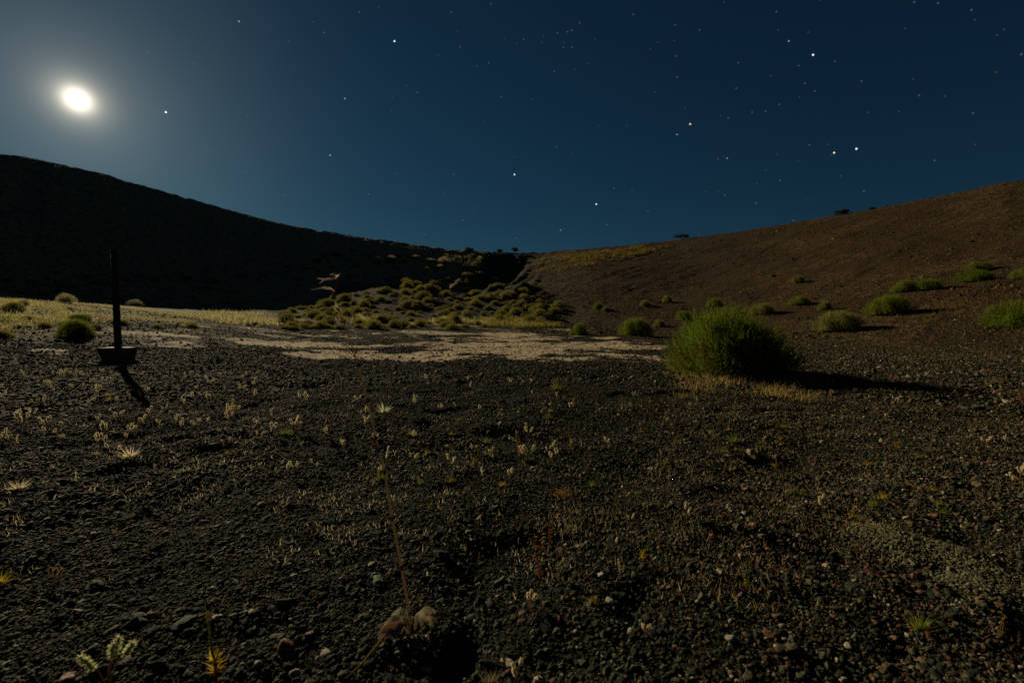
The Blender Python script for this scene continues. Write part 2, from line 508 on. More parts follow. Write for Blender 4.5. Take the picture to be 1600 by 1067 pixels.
# ------------------------------------------------------------------ ground, crater walls, plain outside
def build_terrain():
    ths = np.concatenate([np.arange(-62, 62, .25), np.arange(62, 298, 4.0)])
    nc = len(ths)
    thw = (ths + 180) % 360 - 180
    F = smooth_interp(thw, TB_T, TB_F); Rr = smooth_interp(thw, TB_T, TB_R)
    sn, cs = np.sin(np.radians(ths)), np.cos(np.radians(ths))
    def grid(name, rows, mat, kindname, center=False):
        rows = np.array(rows)                              # (nr, nc)
        X = rows * sn[None]; Y = rows * cs[None]; Z = terrain(X, Y)
        V = np.stack([X, Y, Z], -1).reshape(-1, 3)
        nr = len(rows)
        i, j = np.meshgrid(np.arange(nr - 1), np.arange(nc), indexing='ij')
        a = i * nc + j; b = i * nc + (j + 1) % nc
        Q = np.stack([a, a + nc, b + nc, b], -1).reshape(-1, 4)
        x, y = V[:, 0], V[:, 1]; r = np.hypot(x, y); th = np.degrees(np.arctan2(x, y))
        poly = clay_mask(x, y) * .5 + .5
        warm = sstep(-3, 16, th + fbm(x * .1, y * .1, 2, 8) * 8 + sstep(40, 10, r) * -14) * sstep(8, 24, r + sstep(10, 40, th) * 3)
        warm = np.maximum(warm, sstep(-2, 6, th) * sstep(36, 55, r))
        t = (r - np.interp(th, TB_T, TB_F)) / (np.interp(th, TB_T, TB_R) - np.interp(th, TB_T, TB_F))
        straw = (sstep(5, 8, th) * sstep(24, 16, th) * sstep(.62, .75, t) * sstep(.97, .9, t)) * .9 * sstep(-.1, .3, fbm(x * .5, y * .5, 3, 19)) + .35 * sstep(20, 30, th) * (fbm(x * .15, y * .15, 2, 12) > .12) * (t > 0)
        left = sstep(-.2, .1, fbm(x * .6, y * .6, 3, 29)) * sstep(-30, -38, th) * sstep(13.5, 16.5, r + fbm(x * .3, y * .3, 2, 9) * 3) * (r < 40)
        straw = np.maximum(straw, left * .9)
        front = sstep(-.05, -.3, clay_env(x, y)) * sstep(15, 19, y) * sstep(-36, -30, th) * sstep(9, 3, th) * (r < 70)
        straw = np.maximum(straw, front * .22 * sstep(34, 29, r))
        me = mk_mesh(name, V, Q, mat, None, True, {'clay': poly, 'warm': warm, 'straw': straw, 'veil_lift': sstep(-2, -8, th) * sstep(62, 72, r + 60 * sstep(-20, -28, th))})
        return tag(obj(name, me), kind='structure')
    n = 600
    k = np.arange(n + 1)[:, None] / n
    floor = .3 * (F[None] / .3) ** k
    floor = np.concatenate([np.full((1, nc), .02), floor])
    g = grid('ground', floor, M_GROUND, 'floor')
    k = np.linspace(0, 1, 190)[:, None]
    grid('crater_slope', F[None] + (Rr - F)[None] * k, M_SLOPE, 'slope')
    k = np.concatenate([[0, .4, .9, 1.6, 2.6, 4], np.geomspace(6, 5000, 30)])[:, None]
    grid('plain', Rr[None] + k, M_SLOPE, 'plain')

CLAY = [(-11.5, 9.3), (-6, 9.0), (-1, 9.4), (4.2, 9.4), (5.2, 13), (4.8, 20), (4.5, 28), (-7, 28), (-10, 20.5), (-12, 15.5), (-12, 12)]
def clay_env(x, y):
    """1 well inside the dried mud, 0 outside (signed distance to its outline)"""
    d = np.full(np.shape(x), 1e9); ins = np.zeros(np.shape(x), bool)
    for i in range(len(CLAY)):
        a, b = CLAY[i], CLAY[(i + 1) % len(CLAY)]
        d = np.minimum(d, seg_d(x, y, a, b))
        c = ((a[1] > y) != (b[1] > y)) & (x < (b[0] - a[0]) * (y - a[1]) / (b[1] - a[1] + 1e-12) + a[0])
        ins ^= c
    sd = np.where(ins, d, -d)
    return np.clip(sd / 2.2, -1, .42)

def clay_mask(x, y):
    n_ = fbm(x * .30, y * .58, 5, 77, .6) + .35 * fbm(x * 2.2, y * 2.6, 3, 78)
    def spot(a, b, u, v): return np.exp(-((x - a) / u) ** 2 - ((y - b) / v) ** 2)
    return np.clip(clay_env(x, y) + n_ * 1.4 - .50 + .42 * spot(-8.6, 12.3, 3.4, 1.9) + .34 * spot(2.0, 12.9, 3, 1.9) - .4 * spot(-2.6, 12.0, 2.2, 1.9), -1, 1)

build_terrain()

# ------------------------------------------------------------------ moon and stars
def far_point(px, py, D):
    d = ray(px, py); return Vector((d[0] * D, d[1] * D, d[2] * D + CAM_H))
M_MOON = mat_emit('moon_light', (1.0, .97, .9), 3.0)
D = 8000.0
mv, mf = _ico(3)
mo = obj('moon', mk_mesh('moon', mv * (D * 10.0 / 985), mf, M_MOON), loc=far_point(121, 156, D))
tag(mo, 'bright full moon shining in the sky above the left crater rim', 'moon')

S = []
for (x, y, b) in [(577,173,3),(370,412,2.5),(309,647,2.5),(1077,728,3),(1418,851,3),(1269,959,2),(1084,993,1.5),(814,53,1.5),(979,17,1.5),(1349,97,1.5),(1572,62,1.5),(1316,128,1.2),(1297,134,1),(1256,139,1),(1281,199,1.2),(1318,199,1),(1282,177,.7),(1191,178,.8),(1198,154,.8),(1115,165,1.2),(1040,162,.7),(1088,181,.6),(1243,299,1.2),(1328,291,.7),(1382,266,.9),(1413,165,.8),(1022,405,1),(1150,415,.6),(970,264,1),(920,276,.7),(851,197,1),(759,231,.8),(840,130,.6),(673,387,1),(624,359,.6),(570,409,.6),(565,461,.7),(285,137,1),(430,51,1),(511,30,.7),(240,93,.6),(136,174,.6),(954,509,.9),(1252,613,1.2),(1319,642,.9),(1076,655,.6),(825,728,1),(469,810,1.2),(786,804,.8),(863,918,1.2),(913,886,.9),(901,868,.6),(703,979,1.3),(1491,786,1),(1567,795,.8),(1463,938,1.2),(1426,527,.6),(1546,524,.6),(120,814,.8),(585,722,.6)]:
    S.append((400 + x / 2.667, y / 2.667, b))
for (x, y, b) in [(721,230,4),(620,173,2),(209,518,3.2),(154,562,2),(809,637,4),(902,621,3),(363,660,2),(326,663,1.2),(349,653,.8),(583,752,1.6),(353,814,1.6),(484,847,1.2),(33,882,1.2),(638,919,1),(706,605,1.5),(729,381,1.8),(923,340,1.8),(812,257,1.2),(661,275,1),(687,349,1),(581,436,1.3),(523,465,1.3),(401,370,1.4),(409,263,1.2),(155,323,1),(149,235,1),(143,170,.6),(147,105,1),(248,126,1),(74,178,.6),(43,206,.6),(62,385,.7),(568,50,1.2),(575,127,.9),(1381,43,1.6),(1395,84,.9),(1242,14,1.2),(1143,10,1),(1105,120,.8),(1516,124,.9),(1487,148,.7),(1589,228,1.2),(1388,473,1.6),(1485,302,.8),(1163,399,1),(1138,331,.8),(1271,402,.6),(1079,467,.7),(950,470,.6),(1227,670,1.6),(933,798,1.2),(837,735,.8),(1397,604,.7),(273,801,.9),(327,800,.7),(700,835,.6),(660,672,.8),(571,646,.7),(786,603,.7),(798,648,.8),(467,469,1),(335,485,.7),(368,493,1),(187,453,.7),(546,317,.6),(664,407,.7),(488,766,.6),(525,710,.6),(750,2,.8),(349,10,.8),(701,136,.6)]:
    S.append((1000 + x / 2.667, y / 2.667, b))
for (x, y, b) in [(922,625,4),(1328,121,2.4),(1078,356,.8),(818,293,.7),(1378,642,.9),(1235,772,.6),(1157,837,.6),(1363,960,.7)]:
    S.append((x / 3.5575, y / 3.5575, b))
STAR_LABEL = {0: 'bright white star high in the sky between the moon and the zenith cluster', 1: 'clear white star right of the moon, about level with it',
              2: 'white star above the descending left rim, nearest the notch side of the moon', 3: 'lone bright white star low over the middle of the crater rim',
              4: 'bright bluish star closest above the lowest stretch of the rim'}
M_ST = [mat_star('star_light_%s' % k, c, s) for k, c, s in (('faint', (.72, .85, 1), .024), ('dim', (.75, .88, 1), .05), ('clear', (.85, .93, 1), .2), ('bright', (.92, .96, 1), .7))]
M_WARM = mat_star('star_light_amber', (1, .82, .55), .6)
STAR_ME = {}
sv, sf = ICO[0]
def star_mesh(key, mat):
    if key not in STAR_ME: STAR_ME[key] = mk_mesh('star', sv, sf, mat)
    return STAR_ME[key]
NAMED = {(721, 230): 0}
for (x, y, b) in S:
    cls = 3 if b >= 2.9 else 2 if b >= 1.9 else 1 if b >= 1.0 else 0
    warm = (abs(x - 1303) < 2 and abs(y - 239) < 2) or (abs(x - 1078) < 2 and abs(y - 194) < 2)
    rad = (.85, .85, .85, 1.05)[cls] * 9000 / 711.1
    o = obj('star', star_mesh('w' if warm else cls, M_WARM if warm else M_ST[cls]), loc=far_point(x, y, 9000), sc=rad)
    lab = 'faint pinprick star among many in the dark blue night sky' if cls == 0 else 'small dim bluish star in the dark blue night sky' if cls == 1 else None
    near = lambda a, b_: abs(x - a) < 4 and abs(y - b_) < 4
    if cls >= 2:
        for (a, b_, t) in [(616, 65, 'bright white star high up between the moon and the sky centre'), (539, 154, 'clear star level with the moon, third of the sky across'),
                           (516, 243, 'clear star above the left rim where it starts to flatten'), (804, 273, 'bright lone star over the middle of the crater rim'),
                           (932, 319, 'bright star closest above the lowest stretch of the rim'), (876, 360, 'clear star sitting almost on the lowest rim'),
                           (1270, 86, 'brightest white star in the upper right sky'), (1232, 65, 'clear star beside the brightest upper right star'),
                           (1078, 194, 'amber star with a smaller white star below it'), (1058, 211, 'clear white star just below the amber star'),
                           (1303, 239, 'bright amber star low over the right-hand slope'), (1338, 233, 'bright white star beside the low amber star'),
                           (1136, 247, 'clear star of a close pair midway down the right sky'), (259, 176, 'brightest star close beside the moon'),
                           (373, 34, 'clear star near the top edge of the sky right of the moon')]:
            if near(a, b_): lab = t
    tag(o, lab or 'clear white star in the dark blue sky', 'star', 'stars in the night sky')

# ------------------------------------------------------------------ gravel
def pebble_meshes(mat, n=8, sub=2, seed=3, bare=False):
    g = np.random.default_rng(seed); out = []
    for i in range(n):
        V, F_ = ICO[sub]
        V = V.copy()
        for _ in range(3):                                   # lumpy, with a few chipped planes
            k = g.normal(size=3) * 1.7
            V = V * (1 + .16 * np.sin(V @ k * 1.6 + g.uniform(0, 6)))[:, None]
        for _ in range(9):
            d = g.normal(size=3); d /= np.linalg.norm(d); c = g.uniform(.55, .85)
            h = V @ d; V = V - np.clip(h - c, 0, None)[:, None] * d * .85
        V = V * (1 + .075 * g.normal(size=(len(V), 1)))
        V = V * np.array([1, g.uniform(.7, .95), g.uniform(.5, .8)])
        out.append((V, F_))
    return out

PEB = pebble_meshes(M_PEB)
peb_coll = bpy.data.collections.new('pebble_kinds')
for i, (V, F_) in enumerate(PEB):
    peb_coll.objects.link(bpy.data.objects.new('pebble_kind', mk_mesh('pebble', V, F_, M_PEB, None, False)))

def scatter_tree():
    t = bpy.data.node_groups.new('scatter_pebbles', 'GeometryNodeTree')
    t.interface.new_socket('Geometry', in_out='INPUT', socket_type='NodeSocketGeometry')
    t.interface.new_socket('Geometry', in_out='OUTPUT', socket_type='NodeSocketGeometry')
    n, l = t.nodes, t.links
    gi = n.new('NodeGroupInput'); go = n.new('NodeGroupOutput')
    ci = n.new('GeometryNodeCollectionInfo'); ci.inputs['Collection'].default_value = peb_coll
    ci.inputs['Separate Children'].default_value = True; ci.inputs['Reset Children'].default_value = True
    ip = n.new('GeometryNodeInstanceOnPoints'); ip.inputs['Pick Instance'].default_value = True
    def na(name, typ):
        a = n.new('GeometryNodeInputNamedAttribute'); a.data_type = typ; a.inputs['Name'].default_value = name; return a.outputs['Attribute']
    m2p = n.new('GeometryNodeMeshToPoints')
    l.new(gi.outputs[0], m2p.inputs[0]); l.new(m2p.outputs[0], ip.inputs['Points']); l.new(ci.outputs[0], ip.inputs['Instance'])
    l.new(na('pick', 'INT'), ip.inputs['Instance Index'])
    l.new(na('size', 'FLOAT_VECTOR'), ip.inputs['Scale'])
    e2r = n.new('FunctionNodeEulerToRotation'); l.new(na('turn', 'FLOAT_VECTOR'), e2r.inputs[0]); l.new(e2r.outputs[0], ip.inputs['Rotation'])
    l.new(ip.outputs[0], go.inputs[0])
    return t
SCATTER = scatter_tree()

def tints(n, g, x=None, y=None):
    c = np.array([.0240, .0275, .0178])[None] * np.exp(g.normal(size=(n, 1)) * .75)
    c = c * (1 + g.normal(size=(n, 3)) * .05)
    u = g.random(n)
    w = np.zeros(n) if x is None else sstep(-.1, .8, x / (np.abs(y) + .3))
    red = u < .05 + .10 * w; c[red] = np.array([.13, .068, .038]) * (1 + g.uniform(-.4, .4, (red.sum(), 1)))
    br = (u > .2) & (u < .27 + .22 * w); c[br] = np.array([.070, .056, .032]) * (1 + g.uniform(-.4, .4, (br.sum(), 1)))
    pale = u > .970 - .015 * w; c[pale] = np.array([.25, .20, .14]) * (1 + g.uniform(-.4, .3, (pale.sum(), 1)))
    ol = (u > .9) & (u < .95); c[ol] = np.array([.085, .088, .055])
    return np.clip(c, .01, .6)

def scatter(name, x, y, size, label=None, tint=None, seed=1, sink=.2, zoff=0):
    g = np.random.default_rng(seed); n = len(x)
    z = terrain(x, y) + size * sink + zoff
    me = bpy.data.meshes.new(name)
    me.vertices.add(n); me.vertices.foreach_set('co', np.stack([x, y, z], 1).astype(np.float32).ravel())
    def attr(nm, typ, key, val):
        a = me.attributes.new(nm, typ, 'POINT'); a.data.foreach_set(key, val.ravel())
    attr('pick', 'INT', 'value', g.integers(0, len(PEB), n).astype(np.int32))
    sz = size[:, None] * (1 + g.uniform(-.2, .2, (n, 3)))
    attr('size', 'FLOAT_VECTOR', 'vector', sz.astype(np.float32))
    tr = np.stack([g.normal(size=n) * .35, g.normal(size=n) * .35, g.uniform(0, 6.28, n)], 1)
    attr('turn', 'FLOAT_VECTOR', 'vector', tr.astype(np.float32))
    c = np.ones((n, 4), np.float32); c[:, :3] = tints(n, g, x, y) if tint is None else tint
    attr('tint', 'FLOAT_COLOR', 'color', c)
    o = obj(name, me); m = o.modifiers.new('scatter', 'NODES'); m.node_group = SCATTER
    return tag(o, label, None, None, 'stuff')

def fan(n, r0, r1, g, half=58):
    r = np.sqrt(g.uniform(r0 ** 2, r1 ** 2, n)); t = np.radians(g.uniform(-half, half, n))
    return r * np.sin(t), r * np.cos(t)

g = np.random.default_rng(21)
xs, ys, ss = [], [], []
for (n, r0, r1, med, sig) in [(170000, .75, 2.6, .0032, .46), (11000, .75, 2.6, .007, .3), (1100, .75, 2.6, .0115, .25),
                              (190000, 2.6, 6.0, .0053, .42), (8000, 2.6, 6, .011, .3),
                              (125000, 6.0, 14, .0125, .38), (5000, 6, 15, .024, .3), (60000, 13, 19, .0125, .4), (36000, 18, 27, .016, .4)]:
    x, y = fan(n, r0, r1, g); s = med * np.exp(g.normal(size=n) * sig)
    keep = (grit(x, y) < .5 + .3 * g.random(n)) | (s > .03)
    cl = clay_mask(x, y)
    keep &= (cl < g.uniform(-.16, .16, n)) | (g.random(n) < .12)
    keep &= (fbm(x * 2.3, y * 2.3, 2, 33) + g.uniform(-.5, .5, n)) < .45
    xs.append(x[keep]); ys.append(y[keep]); ss.append(s[keep])
scatter('gravel', np.concatenate(xs), np.concatenate(ys), np.concatenate(ss), 'dark volcanic cinder gravel covering the crater floor', seed=4)
# bank of finer, paler grit
n = 45000
x = g.uniform(1.0, 2.2, n); y = g.uniform(.95, 2.1, n); k = grit(x, y) > .35 + .3 * g.random(n)
x, y = x[k], y[k]; s = .0042 * np.exp(g.normal(size=len(x)) * .3)
c = np.array([.12, .11, .062])[None] * (1 + g.uniform(-.5, .4, (len(x), 1)))
scatter('grit', x, y, s, 'bank of fine pale olive grit at the right of the foreground', c, 6)

# loose rubble lying on the right-hand slope
n = 60000; t = np.radians(g.uniform(1, 58, n)); r = 22 + 82 * g.random(n) ** 1.25; x, y = r * np.sin(t), r * np.cos(t)
k = (fbm(x * .2, y * .2, 3, 88) + g.uniform(-.4, .4, n)) > -.1; x, y = x[k], y[k]; s = .032 * np.exp(g.normal(size=len(x)) * .45) * (.6 + r[k] / 90)
c = np.array([.060, .038, .019])[None] * np.exp(g.normal(size=(len(x), 1)) * .5)
scatter('rubble', x, y, s, 'loose brown cinder rubble strewn on the right-hand slope', c, 9)

# single stones large enough to pick out
STONE_ME = [mk_mesh('stone', V, F_, None) for V, F_ in PEB]
def stone_mat_mesh(i, c):
    V, F_ = PEB[i % len(PEB)]
    return mk_mesh('stone', V, F_, M_STONE, c, True)
_dark = [stone_mat_mesh(i, jc((.027, .030, .021), .3)) for i in range(8)]
_redd = [stone_mat_mesh(i, jc((.12, .065, .038), .3)) for i in range(4)]
_pale = [stone_mat_mesh(i, jc((.30, .25, .18), .25)) for i in range(4)]
def stone(px, py, wpx, kind, label, group=None, sq=.7):
    p = at(px, py); s = wpx / 711.1 * math.hypot(p.y, .4) * .55
    me = {'dark': _dark, 'red': _redd, 'pale': _pale}[kind]
    o = obj('stone', rnd.choice(me), loc=(p.x, p.y, p.z + s * .08))
    o.scale = (s * rnd.uniform(.9, 1.15), s * rnd.uniform(.8, 1.1), s * sq * rnd.uniform(.9, 1.2))
    o.rotation_euler = (rnd.uniform(-.4, .4), rnd.uniform(-.4, .4), rnd.uniform(0, 6.28))
    return tag(o, label, 'stone', group or 'single stones on the crater floor')
for a in [(580, 882, 17, 'pale', 'upright pale translucent stone left of the tall dry stalk'),
          (1140, 999, 18, 'pale', 'long pale stone lying tilted in the right foreground gravel'),
          (450, 884, 13, 'pale', 'small pale flake left of the tall dry stalk'),
          (445, 882, 9, 'pale', 'tiny pale chip touching the larger pale flake'),
          (408, 789, 13, 'pale', 'thin pale sliver left of the stalk at half its height'),
          (38, 886, 9, 'pale', 'small pale stone near the left edge of the foreground'),
          (1163, 804, 13, 'pale', 'white flat stone below the bush, brightest of a trio'),
          (1143, 799, 10, 'pale', 'small white stone beside the brightest flat stone'),
          (1130, 808, 14, 'red', 'reddish stone beside the white trio below the bush'),
          (1172, 815, 17, 'dark', 'rounded grey stone just below the white flat stone'),
          (940, 900, 15, 'pale', 'tan wedge-shaped stone right of the dark hollow'),
          (952, 941, 16, 'pale', 'ring-shaped tan stone at the edge of the dark hollow'),
          (1276, 843, 13, 'red', 'round orange stone above the grit bank'),
          (1540, 871, 14, 'red', 'flat orange stone behind the grit bank'),
          (1523, 1033, 16, 'red', 'flat orange stone below the grit bank near the corner'),
          (1258, 1034, 16, 'red', 'orange stone at the bottom right of the foreground gravel'),
          (478, 998, 28, 'red', 'reddish rounded stone left of the rosette plant'),
          (507, 1022, 18, 'pale', 'tan stone just left of the rosette plant'),
          (178, 985, 24, 'red', 'red brown stone behind the fuzzy sprig at bottom left'),
          (105, 1058, 30, 'pale', 'grey angular stone at the bottom left corner'),
          (24, 996, 18, 'dark', 'blue grey stone near the left edge at the bottom'),
          (290, 975, 32, 'dark', 'large rough cinder lump right of the fuzzy sprig'),
          (215, 970, 26, 'dark', 'rough cinder lump above the fuzzy sprig'),
          (150, 1050, 32, 'dark', 'large dark cinder lump beside the fuzzy sprig at the bottom'),
          (255, 1045, 26, 'dark', 'dark slanting cinder lump between sprig and orange plant'),
          (410, 990, 24, 'dark', 'grey rounded stone right of the orange plant'),
          (155, 915, 24, 'dark', 'low dark cinder lump in the left foreground'),
          (770, 1045, 34, 'dark', 'broad cinder lump right of the rosette plant shadow'),
          (722, 1040, 26, 'dark', 'upright dark cinder lump in the rosette plant shadow'),
          (690, 868, 26, 'dark', 'dark cinder lump right of the stalk')]:
    stone(*a)
for i in range(235):
    px, py = rnd.uniform(0, 1600), 1067 - 330 * rnd.random() ** 1.6
    w = rnd.uniform(10, 20) * (0.35 + .65 * (py - 700) / 360)
    u = rnd.random()
    k = 'dark' if u < .86 else 'red' if u < .95 else 'pale'
    e = 'left of the tall stalk' if px < 620 else 'right of the tall stalk' if px < 1150 else 'around the grit bank'
    stone(px, py, w, k, {'dark': 'rough dark cinder lump in the foreground gravel ' + e, 'red': 'small reddish brown stone in the foreground gravel ' + e,
                         'pale': 'small tan stone in the foreground gravel ' + e}[k], {'dark': 'dark cinder lumps ', 'red': 'reddish stones ', 'pale': 'tan stones '}[k] + e)

# ------------------------------------------------------------------ shrubs
def dome(n, rx, ry, h, seed, bl, bw, cols, lobes=5, up=.7, low=-.05, shell=(.5, 1.0), rough=.18, core=0):
    """needle-fine foliage filling a rounded, lobed crown; cols = list of (weight, colour)"""
    g = np.random.default_rng(seed); m = MB()
    ph = g.uniform(0, 2 * math.pi, n); el = np.arcsin(np.clip(g.uniform(low, 1, n), -1, 1))
    d = np.stack([np.cos(ph) * np.cos(el), np.sin(ph) * np.cos(el), np.sin(el)], 1)
    env = np.ones(n)
    for _ in range(lobes):
        c = g.normal(size=3); c[2] = abs(c[2]); c /= np.linalg.norm(c)
        env += g.uniform(-rough, rough * .8) * np.exp((d @ c - 1) * 9)
    env *= 1 + .6 * rough * np.sin(ph * g.integers(5, 9) + 3 * el + g.uniform(0, 6)) * np.cos(el)
    s = shell[0] + (shell[1] - shell[0]) * g.random(n) ** .6
    A = d * (env * s)[:, None] * np.array([rx, ry, h])
    dirv = d * np.array([1 / rx, 1 / ry, 1 / h]) * min(rx, h) * .8 + np.array([0, 0, up]) + g.normal(size=(n, 3)) * .38
    dirv /= np.linalg.norm(dirv, axis=1)[:, None]
    B = A + dirv * (bl * g.uniform(.6, 1.35, n))[:, None]
    A[:, 2] = np.maximum(A[:, 2], .0); B[:, 2] = np.maximum(B[:, 2], .01)
    w = np.array([c[0] for c in cols]); idx = g.choice(len(cols), n, p=w / w.sum())
    C = np.array([c[1] for c in cols])[idx] * (1 + g.uniform(-.3, .3, (n, 1)))
    m.blades(A, B, bw * g.uniform(.7, 1.3, n), C)
    if core:                                          # solid dark core for the woody inside, added to block light passing through
        V, F_ = ICO[1]; V = V * (1 + .1 * g.normal(size=(len(V), 1))) * np.array([rx, ry, h]) * core
        V = np.stack([V[:, 0], V[:, 1], np.maximum(V[:, 2], .0)], 1); m.add(V, F_, (.045, .038, .02))
    return m

def stems(n, rx, h, seed, c=(.05, .036, .022), r=.012, low=.1):
    g = np.random.default_rng(seed); m = MB()
    for i in range(n):
        a = g.uniform(0, 6.28); e = g.uniform(low, 1.35); L = g.uniform(.55, .85)
        d = np.array([math.cos(a) * math.cos(e) * rx, math.sin(a) * math.cos(e) * rx, math.sin(e) * h]) * L
        mid = d * .5 + np.array([g.normal() * .05 * rx, g.normal() * .05 * rx, -.04 * h])
        mid[2] = max(mid[2], .03)
        m.tube([(g.normal() * .03 * rx, g.normal() * .03 * rx, -.03), mid * .6, mid * 1.15, d], r, r * .4, jc(c, .2), 4)
        for q in range(2):
            e2 = d + np.array([g.normal() * .14 * rx, g.normal() * .14 * rx, abs(g.normal()) * .12 * h])
            m.tube([mid * 1.1, (mid + e2) * .55, e2], r * .5, r * .2, jc(c, .2), 3)
    return m

GREEN = [(5, (.10, .17, .013)), (3, (.14, .185, .02)), (1.4, (.17, .16, .025)), (.7, (.18, .13, .04))]
OLIVE = [(4, (.14, .15, .035)), (3, (.20, .19, .05)), (2, (.26, .22, .08))]
GREY = [(4, (.16, .155, .055)), (3, (.21, .19, .075)), (2, (.27, .23, .10))]
YEL = [(4, (.22, .19, .035)), (3, (.26, .21, .05)), (1, (.16, .15, .03))]

def main_bush():
    p = at(1142, 583)
    t = thing('shrub', (p.x, p.y, p.z - .02), 'big bushy green shrub with fine needle foliage standing alone on the gravel', 'shrub')
    u = p.y / 711.1                                    # metres per photo pixel here
    m = MB(); b = MB(); g = np.random.default_rng(77)
    DEAD = [(5, (.09, .15, .012)), (3, (.13, .16, .02)), (2.4, (.15, .12, .03)), (1.4, (.16, .105, .04))]
    for i in range(235):                                # sheaves of twigs fanning out of one root
        a = g.uniform(0, 2 * math.pi); e = g.uniform(.03, 1.5) ** .9
        side = math.cos(a)
        if side > .1: e = max(e, g.uniform(.16, .34))    # the right-hand side hangs clear of the ground
        d = np.array([math.cos(a) * math.cos(e), math.sin(a) * math.cos(e), math.sin(e)])
        Rx = 1.12 if side < 0 else 1.1; Rh = 1.03 if side < .35 else .86
        L = (1 - .16 * max(0, math.sin(a * 5 + 7 * e + 1))) / math.sqrt((d[0] / Rx) ** 2 + (d[1] / .92) ** 2 + (d[2] / Rh) ** 2) * g.uniform(.74, 1.0)
        tip = d * L; mid = tip * .5 + np.array([0, 0, -.05 * math.cos(e)])
        n = int(150 + 60 * L)
        s_ = .38 + .62 * g.random(n) ** .75
        base = np.where(s_[:, None] < .5, mid[None] * (s_[:, None] / .5), mid[None] + (tip - mid)[None] * ((s_[:, None] - .5) / .5))
        A = base + g.normal(size=(n, 3)) * (.030 + .055 * s_[:, None])
        dr = d[None] * .75 + np.array([0, 0, .42])[None] + g.normal(size=(n, 3)) * .38
        dr /= np.linalg.norm(dr, axis=1)[:, None]
        B = A + dr * (g.uniform(.08, .19, n) * np.where(g.random(n) < .05, 1.7, 1))[:, None]
        A[:, 2] = np.maximum(A[:, 2], .01); B[:, 2] = np.maximum(B[:, 2], .02)
        cols = DEAD if (side < -.5 and e < .6) or g.random() < .12 else GREEN
        w_ = np.array([c[0] for c in cols]); ix = g.choice(len(cols), n, p=w_ / w_.sum())
        C = np.array([c[1] for c in cols])[ix] * (1 + g.uniform(-.3, .3, (n, 1))) * g.uniform(.8, 1.2)
        m.blades(A, B, .0042 * g.uniform(.7, 1.3, n), C)
        if i % 9 == 0:                                  # dead twigs that have lost their needles
            e3 = tip * 1.06 + g.normal(size=3) * .05; b.tube([mid, tip * .8, e3], .005, .002, jc((.16, .12, .08), .25), 4)
        if i % 2 == 0:
            b.tube([(g.normal() * .05, g.normal() * .05, -.03), mid * .45 + np.array([0, 0, -.02 * math.cos(e)]), mid, tip * .82], .013, .004, jc((.07, .05, .03), .25), 4)
    obj('crown', m.mesh('bush_crown', M_LEAF, False), t)
    obj('stem', b.mesh('bush_stems', M_BARK), t)
main_bush()

def shrub_proto(seed, cols, n=5200, rx=.5, ry=.5, h=.52, bl=.10, bw=.0042, up=.6):
    return (dome(n, rx, ry, h, seed, bl, bw * 1.2, cols, 8, up, -.02, (.6, 1), .26, .62).mesh('shrub_crown', M_LEAF, False),
            stems(9, rx, h, seed + 50, r=.011).mesh('shrub_stems', M_BARK))
MED = [shrub_proto(101, GREEN, rx=.55, ry=.45), shrub_proto(102, GREEN, 4300, .5, .55, .48, .13, .0045, .9), shrub_proto(103, OLIVE, 4600, .56, .46, .46, .12),
       shrub_proto(104, GREEN[:2] + YEL[:1], 4000, .46, .56, .55, .15, .0045, 1.0), shrub_proto(105, OLIVE + GREEN[:1], 5000, .52, .5, .5, .12)]
def med_shrub(px, py, wpx, hpx, v, label):
    p = at(px, py, False); k = p.y / 711.1
    t = thing('shrub', (p.x, p.y, gz(p.x, p.y) - .03), label, 'shrub', 'green shrubs scattered over the right side of the crater', rnd.uniform(0, 6.28))
    t.scale = (wpx * k / 1.1 * rnd.uniform(.9, 1.1), wpx * k / 1.1 * rnd.uniform(.85, 1.1), hpx * k / .58)
    cr, st = MED[(v + (len(label) % 2) * 3) if v != 2 else 2]
    obj('crown', cr, t); obj('stem', st, t)
